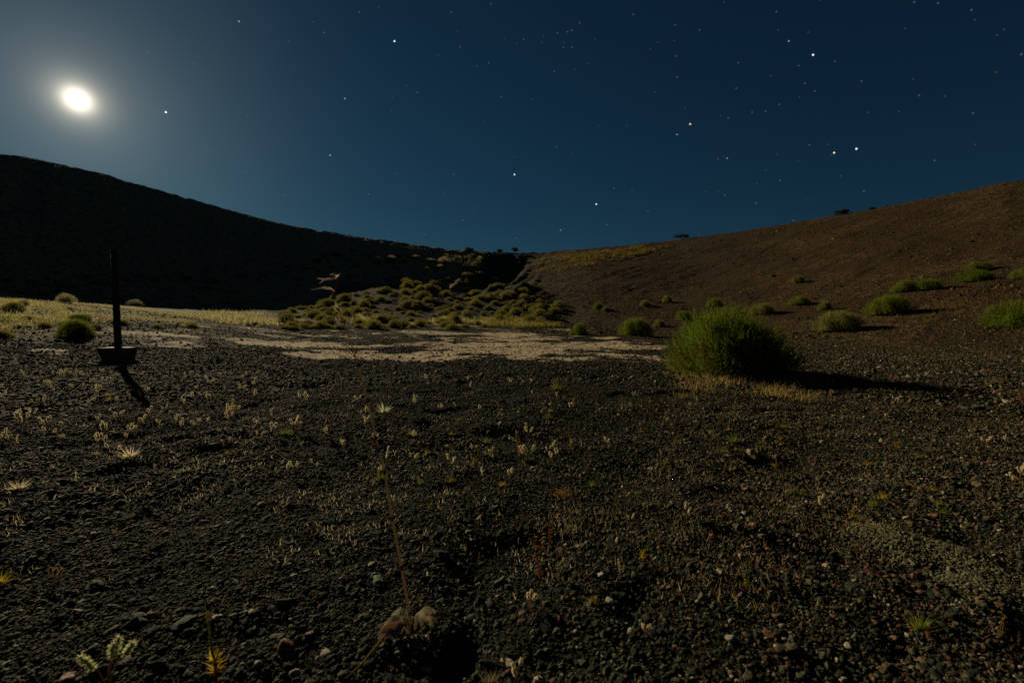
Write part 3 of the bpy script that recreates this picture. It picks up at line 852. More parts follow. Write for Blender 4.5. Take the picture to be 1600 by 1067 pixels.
for a in [(903, 523, 34, 21, 0, 'small round green shrub at the far edge of the mud, left of a larger one'),
          (992, 525, 50, 28, 0, 'dark green dome shrub on the far edge of the mud flat'),
          (1030, 510, 22, 13, 2, 'little yellowish shrub just right of the dark green dome'),
          (1070, 500, 30, 17, 1, 'green shrub behind the left shoulder of the big bush'),
          (1116, 478, 24, 14, 1, 'shrub peeking over the top of the big bush'),
          (1190, 490, 42, 20, 2, 'olive shrub rising behind the right shoulder of the big bush'),
          (1042, 472, 18, 13, 2, 'small shrub with a long shadow at the foot of the brown slope'),
          (1008, 478, 18, 10, 2, 'small olive shrub on the slope foot left of the long-shadowed one'),
          (935, 483, 15, 11, 1, 'small shrub of a pair at the foot of the brown slope'),
          (946, 486, 13, 8, 2, 'lower shrub of the pair at the foot of the brown slope'),
          (1248, 476, 32, 15, 1, 'low flat shrub on the slope right of the big bush'),
          (1247, 441, 16, 13, 2, 'small lone shrub halfway up the right slope'),
          (1288, 484, 21, 15, 1, 'small green shrub just behind the wide yellow green one'),
          (1308, 516, 66, 36, 2, 'wide yellow green shrub right of the big bush'),
          (1387, 490, 58, 29, 0, 'full green shrub casting a long shadow, centre of the right slope'),
          (1412, 455, 35, 19, 1, 'green shrub, left one of a touching pair up the slope'),
          (1448, 452, 37, 19, 1, 'green shrub, right one of a touching pair up the slope'),
          (1524, 439, 42, 19, 0, 'green shrub low in front of another, high on the right slope'),
          (1527, 422, 38, 15, 1, 'shrub directly behind another, highest on the right slope'),
          (1597, 436, 34, 18, 1, 'shrub cut by the right edge high on the slope'),
          (1590, 510, 70, 44, 0, 'bright green shrub cut off by the right edge of the view'),
          (120, 524, 42, 27, 0, 'dark spiky shrub in the pale grass left of the post'),
          (124, 500, 32, 13, 1, 'rounded dark shrub behind the grass left of the post')]:
    med_shrub(*a)

# crowd of rounded shrubs at the foot of the walls
SM = []
SAGE = [(3, (.34, .31, .18)), (2, (.42, .37, .22))]
for i, c in enumerate([OLIVE, GREY, OLIVE, YEL, GREY, OLIVE, YEL, SAGE, SAGE]):
    SM.append(dome(2100, .5, .42 + .03 * (i % 4), .38 + .06 * (i % 4), 300 + i, .07 + .02 * (i % 3), .008, c, 7, .5 + .2 * (i % 3), .03, (.66, 1), .26, .66).mesh('low_shrub', M_LEAF, False))
used = []
def low_shrub(px, py, wpx, label, group, hz=.9, kinds=(0, 1, 2, 3, 4, 5, 6)):
    p = at(px, py, False); k = math.hypot(p.x, p.y) * .9 / 711.1
    w = wpx * k
    o = obj('low_shrub', SM[rnd.choice(kinds)], loc=(p.x, p.y, gz(p.x, p.y) - .03), rz=rnd.uniform(0, 6.28))
    o.scale = (w / 1.05 * rnd.uniform(.9, 1.1), w / 1.05 * rnd.uniform(.9, 1.1), w / 1.05 * hz * rnd.uniform(.7, 1.25))
    tag(o, label, 'shrub', group)
n = 0; tries = 0
while n < 215 and tries < 9000:
    tries += 1
    px = rnd.uniform(440, 885); top = np.interp(px, [440, 560, 660, 740, 800, 885], [488, 452, 436, 424, 448, 474]); py = rnd.uniform(top, 512)
    if px > 820 and py > 503: continue
    if any(abs(px - a) < 9.5 and abs(py - b) < 4.5 for a, b in used): continue
    used.append((px, py)); n += 1
    w = (11 + 24 * rnd.random() ** 1.3) * (.75 + .25 * (py - 420) / 90)
    z = 'front' if py > 494 else 'middle' if py > 468 else 'rear'
    e = 'left' if px < 590 else 'central' if px < 740 else 'right'
    low_shrub(px, py + 4, w, {'front': 'rounded olive shrub in the front row of the shrub crowd, %s part',
                          'middle': 'rounded olive shrub in the middle rows of the shrub crowd, %s part',
                          'rear': 'small rounded shrub at the back of the shrub crowd, %s part'}[z] % e, z + ' shrubs of the crowd below the ravine, ' + e + ' part')
n = 0; used2 = []; tries = 0
while n < 75 and tries < 4000:
    tries += 1
    px = rnd.uniform(0, 720); lo = np.interp(px, [0, 330, 440, 560, 720], [482, 492, 480, 448, 415]); py = rnd.uniform(max(lo - 65, np.interp(px, [a for a, b in _rimpx], [b for a, b in _rimpx]) + 22), lo)
    if any(abs(px - a) < 16 and abs(py - b) < 7 for a, b in used2): continue
    used2.append((px, py)); n += 1
    e = 'left of the post' if px < 170 else 'between post and stalk' if px < 480 else 'beyond the stalk'
    low_shrub(px, py, rnd.uniform(10, 22), 'dim pale shrub in the shade of the left crater wall, ' + e, 'shrubs in the shade of the left wall, ' + e, .9, (7, 8))
for (px, py, w, t) in [(22, 484, 26, 'dark mound shrub at the left edge behind the pale grass'), (192, 507, 18, 'low shrub immediately right of the post in the grass'),
                       (45, 500, 18, 'low grey shrub in the pale grass, second from the left edge'), (8, 502, 18, 'low grey shrub in the pale grass at the left edge'),
                       (70, 510, 17, 'grey mound shrub in the pale grass, left of the spiky dark one'), (28, 512, 15, 'small grey mound in the lower part of the pale grass'),
                       (150, 512, 14, 'small mound shrub between the spiky dark shrub and the post'), (245, 512, 18, 'yellow green mound on the grass strip right of the post'),
                       (300, 512, 16, 'low mound at the thin end of the grass strip'), (4, 528, 20, 'brownish mound at the left edge, lowest in the pale grass'),
                       (475, 508, 17, 'low shrub at the left end of the crowd, nearest the mud flat'), (457, 513, 26, 'rounded dark shrub at the left tip of the crowd')]:
    low_shrub(px, py, w, t, 'low shrubs by the pale grass')
n = 0
while n < 34:
    px = rnd.uniform(850, 1600); f = rnd.random()
    rim = np.interp(px, [a for a, b in _rimpx], [b for a, b in _rimpx]); foot = np.interp(px, [850, 1100, 1600], [440, 425, 400])
    py = rim + 10 + (foot - rim - 10) * f
    n += 1
    low_shrub(px, py, rnd.uniform(4, 9), 'tiny scrubby tuft dotted on the bare brown right-hand slope', 'scrub dotted on the brown slope', .7, (0, 2, 3))

# small trees standing on the rim
def rim_tree(px, py, wpx, hpx, seed, label, spiky=False):
    th_ = math.atan((px - 800) / 711.1); td = math.degrees(th_)
    r = float(smooth_interp(np.array(td), TB_T, TB_R)) - .6
    x, y = r * math.sin(th_), r * math.cos(th_); k = y / 711.1
    t = thing('tree', (x, y, gz(x, y) - .05), label, 'tree', 'small trees along the crater rim')
    g = np.random.default_rng(seed); tr = MB(); cr = MB()
    W, H = wpx * k, hpx * k
    tr.tube([(0, 0, -.3), (.05 * W, 0, H * .25), (-.03 * W, .02, H * .55), (.02 * W, 0, H * .8)], .05 * H, .02 * H, (.04, .03, .02), 6)
    for q in range(7):
        a = g.uniform(0, 6.28); z0 = H * (g.uniform(.15, .55) if spiky else g.uniform(.05, .4))
        e = np.array([math.cos(a) * W * .42 * g.uniform(.6, 1), math.sin(a) * W * .42, z0 + H * g.uniform(.1, .35)])
        tr.tube([(0, 0, z0), e * .5 + np.array([0, 0, z0 * .5]), e], .02 * H, .008 * H, (.04, .03, .02), 4)
        d = dome(320, W * .22, W * .22, H * (.2 if spiky else .3), seed * 10 + q, .16, .035, [(1, (.035, .042, .018)), (1, (.05, .055, .022))], 3, .3, -.9, (.1, 1), .3)
        for v in d.v: v += e - np.array([0, 0, H * (.03 if spiky else .12)])
        cr.merge(d)
    d = dome(420, W * (.14 if spiky else .3), W * .25, H * .35, seed * 10 + 9, .18, .035, [(1, (.035, .042, .018)), (1, (.05, .055, .022))], 3, .6, -.9, (.1, 1), .3)
    for v in d.v: v += np.array([0, 0, H * (.66 if spiky else .45)])
    cr.merge(d)
    obj('trunk', tr.mesh('tree_trunk', M_BARK), t); obj('crown', cr.mesh('tree_crown', M_LEAF, False), t)
rim_tree(734, 390, 14, 8, 1, 'broad low tree on the rim left of the ravine')
rim_tree(781, 394, 9, 9, 2, 'small dark tree on the rim, left one of two above the ravine')
rim_tree(804, 394, 10, 11, 3, 'spiky dark tree on the rim, right one of two above the ravine', True)
rim_tree(1062, 375, 20, 12, 4, 'round juniper standing on the rim above the big bush')
rim_tree(1310, 337, 18, 9, 5, 'low rounded juniper on the right rim, left one of two')
rim_tree(1354, 329, 9, 5, 6, 'tiny juniper on the right rim, right one of two')

# ------------------------------------------------------------------ grass and herb cover nobody could count
def grass(name, pts, L, cols, label, per=9, bw=.0035, spread=.06):
    g = np.random.default_rng(len(pts)); m = MB()
    P = np.repeat(np.array(pts), per, 0); n = len(P)
    P[:, 0] += g.normal(size=n) * spread; P[:, 1] += g.normal(size=n) * spread
    P[:, 2] = terrain(P[:, 0], P[:, 1]) - .01
    LL = (np.repeat(np.broadcast_to(np.asarray(L, float), (len(pts),)), per) * g.uniform(.5, 1.3, n))
    d = np.stack([g.normal(size=n) * .4, g.normal(size=n) * .4, np.ones(n)], 1); d /= np.linalg.norm(d, axis=1)[:, None]
    B = P + d * LL[:, None]
    w = np.array([c[0] for c in cols]); idx = g.choice(len(cols), n, p=w / w.sum())
    C = np.array([c[1] for c in cols])[idx] * (1 + g.uniform(-.3, .3, (n, 1)))
    m.blades(P, B, bw, C)
    return tag(obj(name, m.mesh(name, M_DRY, False)), label, None, None, 'stuff')

STRAW = [(4, (.42, .35, .17)), (3, (.32, .30, .11)), (2, (.24, .25, .08)), (1, (.48, .37, .20))]
GOLD = [(3, (.19, .13, .035)), (3, (.12, .11, .03)), (2, (.16, .09, .035)), (1, (.09, .10, .025))]
def region(n, x0, x1, r0, r1, fn=None, g=np.random.default_rng(8)):
    t = np.radians(g.uniform(x0, x1, n)); r = np.sqrt(g.uniform(r0 ** 2, r1 ** 2, n))
    x, y = r * np.sin(t), r * np.cos(t); k = np.ones(n, bool) if fn is None else fn(x, y)
    return np.stack([x[k], y[k], np.zeros(k.sum())], 1)
grass('grass', region(4200, -56, -30, 15.5, 27, lambda x, y: (fbm(x * .5, y * .5, 3, 15) > -.02 + .2 * sstep(-38, -31, np.degrees(np.arctan2(x, y)))) & (clay_env(x, y) < -.1)), .13, STRAW, 'pale straw grass on the lit bank at the far left', 9, .007, .12)
grass('grass', region(1500, -34, 5, 21, 33, lambda x, y: (fbm(x * .3, y * .3, 2, 16) > 0) & (clay_env(x, y) < -.15)), .28, STRAW, 'pale yellow grass between and before the crowd of shrubs', 8, .014, .25)
grass('grass', region(600, -12, 6, 28, 33, lambda x, y: fbm(x * .3, y * .3, 2, 17) > 0), .35, YEL, 'yellow green grass at the far edge of the mud flat', 9, .014, .25)
def px_pts(n, x0, x1, y0, y1, seed, fall=1.0, clump=None):
    q = np.random.default_rng(seed)
    P = at_many(q.uniform(x0, x1, n), y0 + (y1 - y0) * q.random(n) ** fall)
    if clump is not None: P = P[fbm(P[:, 0] * 1.6, P[:, 1] * 1.6, 3, seed) + q.uniform(-.15, .15, len(P)) > clump]
    return [tuple(v) for v in P]
grass('dry_grass', [v for v in px_pts(900, 1060, 1290, 587, 630, 1) if fbm(np.array(v[0] * 2.2), np.array(v[1] * 2.2), 3, 45) + (v[1] - 6.6) * .3 > -.2], .10, [(3, (.46, .30, .09)), (2, (.34, .28, .08)), (2, (.40, .21, .08)), (3, (.17, .20, .045)), (2, (.18, .12, .06))], 'golden dry grass and herbs in front of the big bush', 4, .003, .07)
grass('dry_grass', px_pts(2300, 860, 1600, 592, 960, 3, 2.4, -.02), .036, [(3, (.36, .25, .09)), (2, (.26, .22, .08)), (2, (.3, .16, .07)), (2, (.5, .42, .26)), (1, (.15, .17, .05))], 'thin dry herbs over the gravel right of centre', 7, .0015, .022)
grass('dry_herbs', px_pts(900, -20, 440, 583, 900, 31, 2.2, -.04) + px_pts(900, 430, 900, 592, 920, 32, 2.4, 0), .032, [(3, (.6, .5, .32)), (2, (.42, .36, .18)), (1, (.4, .26, .12))], 'tiny pale dry herbs sprinkled over the gravel left of centre', 7, .0018, .02)
grass('dry_herbs', px_pts(260, 100, 1600, 720, 1000, 33), .022, [(3, (.4, .32, .18)), (1, (.3, .28, .08)), (1, (.34, .18, .07))], 'tiny dry herbs sprinkled over the nearer gravel', 6, .0012, .012)
q = np.random.default_rng(12)
RX, RY = [a for a, b in _rimpx], [b for a, b in _rimpx]
def slope_grass(px, py, keep, L, cols, label, per, bw, sp):
    P = at_many(px, py); P = P[keep(P[:, 0], P[:, 1])]
    grass('slope_grass', [tuple(v) for v in P], L, cols, label, per, bw, sp)
px = q.uniform(835, 1060, 1700)
slope_grass(px, np.interp(px, RX, RY) + 4 + np.interp(px, [835, 900, 1000, 1060], [30, 26, 14, 5]) * q.random(len(px)),
            lambda x, y: fbm(x * .35, y * .35, 3, 20) > -.02, .5, GOLD, 'golden tufts of grass below the rim right of the ravine', 7, .04, .3)
px = q.uniform(870, 1600, 1500); lo = np.interp(px, RX, RY) + 8
slope_grass(px, lo + (500 - lo) * q.random(len(px)), lambda x, y: fbm(x * .12, y * .12, 2, 18) > -.08, .16, GOLD, 'sparse dry tufts scattered on the brown slope', 6, .016, .2)
px = q.uniform(-40, 760, 2600); lo = np.interp(px, RX, RY) + 5; hi = np.interp(px, [0, 330, 440, 560, 760], [462, 472, 462, 436, 415])
slope_grass(px, lo + (hi - lo) * q.random(len(px)), lambda x, y: fbm(x * .15, y * .15, 3, 24) > -.08, .35, STRAW, 'pale dry tufts on the shaded left crater wall', 6, .03, .3)

# ------------------------------------------------------------------ post in its footing
def post():
    p = at(177, 565); k = p.y / 711.1; z = p.z
    t = thing('post', (p.x, p.y + .12, z), 'dark upright post set in a tapered concrete footing at the left', 'post')
    m = MB(); H = 172 * k - .20; zb = .20
    m.tube([(0, 0, zb), (-.002, 0, zb + H * .3), (-.006, 0, zb + H * .7), (-.012, 0, zb + H)], .060, .048, (.03, .026, .021), 14)
    for q in range(9):                                         # long splits in the wood
        a = rnd.uniform(0, 6.28); z0 = zb + rnd.uniform(.05, .8) * H
        m.tube([(math.cos(a) * .058 - .006 * (z0 - zb) / H, math.sin(a) * .058, z0), (math.cos(a) * .056 - .007 * (z0 - zb) / H, math.sin(a) * .056, z0 + rnd.uniform(.15, .35))], .007, .004, (.022, .019, .016), 4)
    obj('shaft', m.mesh('post_shaft', M_BARK), t)
    c = MB(); c.tube([(-.012, 0, zb + H - .01), (-.012, 0, zb + H + .02), (-.012, 0, zb + H + .035)], .056, .048, (.05, .045, .038), 14)
    obj('cap', c.mesh('post_cap', M_BARK), t)
    b = MB()
    prof = [(-.06, .17, .14), (.10, .20, .15), (.245, .235, .16), (.26, .225, .15)]
    V = []; F_ = []
    for (zz, w, d) in prof:
        for (a, e) in ((-1, -1), (-.4, -1.03), (.3, -1.02), (1, -1), (1.03, -.2), (1, 1), (.2, 1.02), (-.5, 1.01), (-1, 1), (-1.02, .1)):
            V.append((a * w + (-.03 if a < 0 else 0) * (zz > .05) + rnd.uniform(-.006, .006), e * d + rnd.uniform(-.006, .006), zz + rnd.uniform(-.008, .008)))
    for i in range(3):
        for j in range(10):
            a, b_ = i * 10 + j, i * 10 + (j + 1) % 10
            F_ += [(a, b_, b_ + 10), (a, b_ + 10, a + 10)]
    V.append((0, 0, .262)); 
    for j in range(10): F_.append((30 + j, 30 + (j + 1) % 10, 40))
    b.add(V, F_, (.06, .05, .036))
    obj('footing', b.mesh('post_footing', M_STONE, False), t)
    a, e = at(95, 575), at(212, 571)
    m = MB(); m.tube([(a.x, a.y, gz(a.x, a.y) + .012), (a.x * .6 + e.x * .4, a.y * .6 + e.y * .4 , gz(a.x * .6 + e.x * .4, a.y * .6 + e.y * .4) + .03), (e.x, e.y, gz(e.x, e.y) + .012)], .017, .011, (.30, .25, .18), 6)
    tag(obj('stick', m.mesh('stick', M_BARK)), 'thin pale stick lying on the gravel at the foot of the post', 'stick')
post()

# ------------------------------------------------------------------ herbs
PALE = (.72, .63, .41); PGREEN = (.62, .62, .35); TAN = (.25, .18, .10); ORANGE = (.30, .15, .035); REDD = (.20, .065, .028); YELL = (.42, .30, .02); LIME = (.17, .20, .02)

def fuzzy(H, n=4, c=PALE, seed=None):
    """branching sprig with bristly caterpillar heads"""
    st, hd = MB(), MB()
    for i in range(n):
        a = rnd.uniform(0, 6.28); sp = rnd.uniform(.12, .45) * H; h = H * rnd.uniform(.65, 1)
        tip = np.array([math.cos(a) * sp, math.sin(a) * sp * .8, h]); mid = np.array([tip[0] * .35, tip[1] * .35, h * .5])
        st.tube([(0, 0, -.01), mid, tip * .97], H * .016, H * .011, jc(TAN, .2), 4)
        L = H * rnd.uniform(.2, .36); dr = tip - mid; dr = dr / np.linalg.norm(dr); k = 46
        T = np.linspace(-.8, .25, k); bend = np.array([math.cos(a + 1), math.sin(a + 1), -.2]) * H * .05
        ctr = tip[None] + dr[None] * (T * L)[:, None] + bend[None] * (T[:, None] ** 2)
        hd.tube([ctr[0], ctr[k // 2], ctr[-1]], H * .032, H * .026, jc(c, .1), 6)
        v = rng.normal(size=(k * 5, 3)); v /= np.linalg.norm(v, axis=1)[:, None]
        A = np.repeat(ctr, 5, 0); hd.blades(A, A + v * H * .11, H * .016, jcn(c, k * 5, .25))
    return [('stem', st), ('flower_head', hd)]

def tuft(H, c=LIME, n=70, wide=.6):
    lf, st = MB(), MB()
    A = rng.normal(size=(n, 3)) * H * .05; A[:, 2] = np.abs(A[:, 2]) * .5
    d = np.stack([rng.normal(size=n) * wide, rng.normal(size=n) * wide, rng.uniform(.3, 1, n)], 1)
    B = A + d / np.linalg.norm(d, axis=1)[:, None] * (H * rng.uniform(.5, 1.0, n))[:, None]
    lf.blades(A, B, H * .022, jcn(c, n, .35))
    for i in range(5):
        j = rnd.randrange(n); st.tube([(0, 0, -.01), A[j] * .5 + B[j] * .4, B[j]], H * .012, H * .006, jc(TAN), 3)
    return [('leaf', lf), ('stem', st)]

def stalky(H, n=3, base=YELL, stalk=LIME, root=REDD):
    st, lf, bd = MB(), MB(), MB()
    st.tube([(0, 0, -.01), (.01 * H, 0, H * .12), (0, 0, H * .3)], H * .022, H * .015, jc(root), 5)
    for i in range(n):
        x = rnd.uniform(-.2, .2) * H; y = rnd.uniform(-.2, .2) * H; h = H * rnd.uniform(.75, 1)
        st.tube([(0, 0, H * .28), (x * .6, y * .6, h * .6), (x, y, h)], H * .010, H * .006, jc(stalk), 4)
        bd.lump((x, y, h), H * .018, jc(YELL), (1, 1, 1.8), .1)
    k = 60; A = np.stack([rng.normal(size=k) * .02 * H, rng.normal(size=k) * .02 * H, rng.uniform(.18, .36, k) * H], 1)
    d = np.stack([rng.normal(size=k), rng.normal(size=k), rng.uniform(.2, 1.4, k)], 1); d /= np.linalg.norm(d, axis=1)[:, None]
    lf.blades(A, A + d * (H * rng.uniform(.08, .18, k))[:, None], H * .010, jcn(base, k, .35))
    for i in range(3):
        a = rnd.uniform(0, 6.28); b = np.array([0, 0, H * rnd.uniform(.05, .15)]); e = b + np.array([math.cos(a), math.sin(a), .3]) * H * .12
        lf.leaf(b, e, H * .03, jc(root), .25)
    return [('stem', st), ('leaf', lf), ('bud', bd)]

def redplant(H, c=REDD):
    st, lf = MB(), MB()
    for i in range(2):
        x = rnd.uniform(-.15, .15) * H
        P = [(x * t + .03 * H * math.sin(5 * t + i), .02 * H * math.cos(4 * t), H * t - .01) for t in (0, .3, .6, 1)]
        st.tube(P, H * .016, H * .008, jc(c), 4)
        for q in range(9):
            t = rnd.uniform(.1, 1); b = np.array([x * t, 0, H * t]); a = rnd.uniform(0, 6.28)
            lf.leaf(b, b + np.array([math.cos(a), math.sin(a), rnd.uniform(0, .8)]) * H * .11, H * .028, jc(rnd.choice([c, ORANGE, TAN]), .3), .3, k=3)
    return [('stem', st), ('leaf', lf)]

def mat_plant(H, c=ORANGE):
    lf = MB(); k = 240
    a = rng.uniform(0, 6.28, k); r_ = H * 2.2 * np.sqrt(rng.random(k)); A = np.stack([np.cos(a) * r_, np.sin(a) * r_ * .7, np.zeros(k)], 1)
    d = np.stack([rng.normal(size=k) * .8, rng.normal(size=k) * .8, np.ones(k)], 1)
    lf.blades(A, A + d / np.linalg.norm(d, axis=1)[:, None] * (H * rng.uniform(.4, 1, k))[:, None], H * .06, jcn(c, k, .35))
    return [('leaf', lf)]

def twig(H, c=TAN):
    st = MB()
    def br(p, d, L, r, dep):
        e = p + d * L; st.tube([p, (p + e) / 2 + rng.normal(size=3) * L * .06, e], r, r * .6, jc(c, .2), 4)
        if dep > 0:
            for q in range(rnd.choice([2, 3])):
                nd = d + rng.normal(size=3) * .5 + np.array([0, 0, .15]); br(e, nd / np.linalg.norm(nd), L * rnd.uniform(.5, .8), r * .65, dep - 1)
    br(np.array([0, 0, -.01]), np.array([rnd.uniform(-.15, .15), 0, 1.]), H * .42, H * .018, 3)
    return [('branch', st)]

def spike(H, c=PALE):
    st, hd = MB(), MB(); b = rnd.uniform(-.2, .2) * H
    P = [(b * t * t, 0, H * t - .01) for t in (0, .35, .7, 1)]
    st.tube(P, H * .015, H * .01, jc(TAN), 4)
    k = 120; t = rng.uniform(.45, 1.02, k); A = np.stack([b * t * t, np.zeros(k), H * t], 1)
    v = rng.normal(size=(k, 3)) + np.array([0, 0, .8]); v /= np.linalg.norm(v, axis=1)[:, None]
    hd.blades(A, A + v * H * .08, H * .009, jcn(c, k, .25))
    return [('stem', st), ('flower_head', hd)]

KIND = {'fuzzy': lambda H, c: fuzzy(H, 4, c or PALE), 'tuft': lambda H, c: tuft(H, c or LIME), 'stalky': lambda H, c: stalky(H, 3, c or YELL),
        'red': lambda H, c: redplant(H, c or REDD), 'mat': lambda H, c: mat_plant(H, c or ORANGE), 'twig': lambda H, c: twig(H, c or TAN), 'spike': lambda H, c: spike(H, c or PALE)}
CAT = {'fuzzy': 'sprig', 'tuft': 'plant', 'stalky': 'plant', 'red': 'plant', 'mat': 'plant', 'twig': 'sprig', 'spike': 'sprig'}
NAME = {'fuzzy': 'dry_sprig', 'tuft': 'leafy_tuft', 'stalky': 'flowering_herb', 'red': 'red_herb', 'mat': 'mat_plant', 'twig': 'dead_twig', 'spike': 'seed_spike'}
def herb(px, py, hpx, kind, label, c=None):
    p = at(px, py); H = hpx / 711.1 * p.y * 1.02
    t = thing(NAME[kind], p, label, CAT[kind], None, rnd.uniform(-.6, .6))
    for nm, mb in KIND[kind](H, c):
        if mb.n: obj(nm, mb.mesh(nm, M_DRY, False), t)
    return t
for a in [(168, 1070, 78, 'fuzzy', 'pale fuzzy sprig with three bristly heads at the bottom left', PGREEN),
          (337, 1072, 135, 'stalky', 'orange and yellow plant with two thin green stalks and red base at the bottom'),
          (0, 915, 26, 'tuft', 'yellow green leafy plant at the left edge', YELL),
          (84, 915, 34, 'fuzzy', 'faded dry sprig in the left foreground', TAN),
          (138, 897, 24, 'twig', 'brownish dry twig right of the faded left sprig'),
          (204, 716, 26, 'tuft', 'round pale dried tuft in the left midground', PALE),
          (119, 763, 26, 'spike', 'lone upright pale spike in the left midground'),
          (26, 703, 24, 'spike', 'upright pale spike close to the left edge'),
          (30, 765, 22, 'tuft', 'pale low tuft at the left edge, level with the upright spike', PALE),
          (600, 646, 22, 'tuft', 'pale green tuft just right of the tall stalk', PGREEN),
          (460, 672, 22, 'fuzzy', 'upright pale sprig left of the tall stalk'),
          (474, 634, 20, 'fuzzy', 'Y-shaped pale sprig above the upright one left of the stalk'),
          (603, 732, 34, 'spike', 'thin curved spike standing against the tall stalk'),
          (672, 803, 42, 'stalky', 'yellow green herb with a thin stem right of the tall stalk', LIME),
          (741, 732, 40, 'stalky', 'orange and yellow bushy herb in the middle of the gravel', (.32, .2, .04)),
          (705, 735, 24, 'fuzzy', 'pale sprig just left of the orange bushy herb'),
          (812, 718, 44, 'red', 'tall reddish brown herb right of the orange bushy herb', TAN),
          (826, 725, 30, 'fuzzy', 'pale branched sprig beside the tall reddish herb'),
          (892, 705, 28, 'stalky', 'green and yellow herb in the centre right gravel', LIME),
          (880, 772, 8, 'mat', 'flat orange mat plant in the centre of the gravel'),
          (1005, 885, 62, 'stalky', 'yellow flowered stalk in the right centre foreground'),
          (968, 905, 34, 'spike', 'fuzzy upright spike left of the yellow flowered stalk', PGREEN),
          (843, 905, 72, 'red', 'rust red stemmed herb right of the tall stalk'),
          (857, 862, 44, 'red', 'thin rust red herb behind the larger rust red one'),
          (925, 944, 18, 'tuft', 'small yellow leafed seedling beside the dark hollow', YELL),
          (1010, 995, 26, 'fuzzy', 'curled pale sprig with drooping heads at the bottom centre'),
          (826, 955, 34, 'fuzzy', 'pale forked sprig near the bottom, right of the rosette', PALE),
          (808, 1066, 36, 'fuzzy', 'white sprig cut by the bottom edge', PALE),
          (766, 1072, 30, 'tuft', 'dry straw clump at the bottom edge', TAN),
          (1165, 925, 56, 'stalky', 'slender herb with a yellow green bud above a fallen twig', LIME),
          (1200, 940, 30, 'twig', 'fallen brown twig beside the slender budded herb'),
          (1030, 865, 30, 'red', 'small orange red herb right of the yellow flowered stalk', ORANGE),
          (1147, 692, 20, 'tuft', 'bright green tuft below the big bush', (.12, .19, .03)),
          (1130, 707, 12, 'tuft', 'low yellow green tuft touching the bright green one', LIME),
          (1139, 668, 46, 'twig', 'thin upright dry stem above the bright green tuft'),
          (1225, 670, 14, 'tuft', 'yellow green tuft right of the bright green one', LIME),
          (1213, 732, 52, 'twig', 'tall thin dead stem right of the green tufts'),
          (1399, 705, 38, 'stalky', 'yellow orange herb with wiry stalks in the right midground', (.4, .22, .02)),
          (1395, 852, 42, 'twig', 'grey branched dead sprig above the grit bank', (.2, .17, .12)),
          (1335, 815, 22, 'tuft', 'mustard coloured tuft left of the grey dead sprig', YELL),
          (1380, 780, 16, 'tuft', 'golden low tuft above the grey dead sprig', YELL),
          (1437, 985, 36, 'tuft', 'yellow green feathery herb beside the grit bank', LIME),
          (1470, 965, 26, 'twig', 'brown tangle of twigs on the grit bank', TAN),
          (1562, 1000, 44, 'red', 'orange and pink leafed herb at the right edge of the foreground', ORANGE),
          (1590, 1010, 24, 'red', 'dark red leafed herb at the right edge beside the orange one', REDD),
          (1360, 893, 4.5, 'mat', 'tiny magenta flowered mat on the grit bank', (.30, .05, .13)),
          (1435, 790, 28, 'red', 'pinkish dried herb in the right midground', (.2, .11, .08)),
          (1283, 688, 14, 'red', 'small scarlet herb in the right midground', REDD),
          (1540, 700, 18, 'fuzzy', 'pale sprig near the right edge in the midground'),
          (1595, 630, 26, 'stalky', 'orange herb at the right edge beyond the gravel', ORANGE),
          (870, 610, 20, 'tuft', 'small green tuft at the near edge of the mud flat', LIME),
          (897, 630, 20, 'stalky', 'tiny yellow flower on a bent stem left of the golden grass', YELL),
          (490, 945, 22, 'red', 'small orange sprig left of the rosette plant', ORANGE),
          (478, 852, 26, 'twig', 'brown twig left of the stalk in the foreground'),
          (510, 660, 12, 'red', 'tiny vivid red herb left of the stalk', (.4, .06, .02))]:
    herb(*a)

# many small dry sprigs further out: one mesh per look, one object each
def merged(parts):
    m = MB()
    for nm, b in parts: m.merge(b)
    return m
SPR = {'pale': [merged(fuzzy(.1, rnd.choice([2, 3, 4, 5]), rnd.choice([PALE, (.55, .45, .28), PALE, PGREEN]))).mesh('dry_sprig', M_DRY, False) for _ in range(7)],
       'gold': [merged(rnd.choice([tuft, lambda H, c: stalky(H, 2, c)])(.055, rnd.choice([(.36, .22, .06), YELL, (.36, .27, .1)]))).mesh('dry_sprig', M_DRY, False) for _ in range(4)],
       'brown': [merged(rnd.choice([twig, redplant])(.1)).mesh('dry_sprig', M_DRY, False) for _ in range(4)],
       'green': [merged(tuft(.07, rnd.choice([LIME, (.13, .16, .04)]))).mesh('dry_sprig', M_DRY, False) for _ in range(3)]}
WHERE = {'left': 'in the gravel before the post', 'middle': 'in the gravel between the tall stalk and the mud flat', 'right': 'in the gravel before the big bush'}
LOOK = {'pale': 'small pale dry sprig', 'gold': 'small golden dry tuft', 'brown': 'small brown dead twig', 'green': 'small green seedling'}
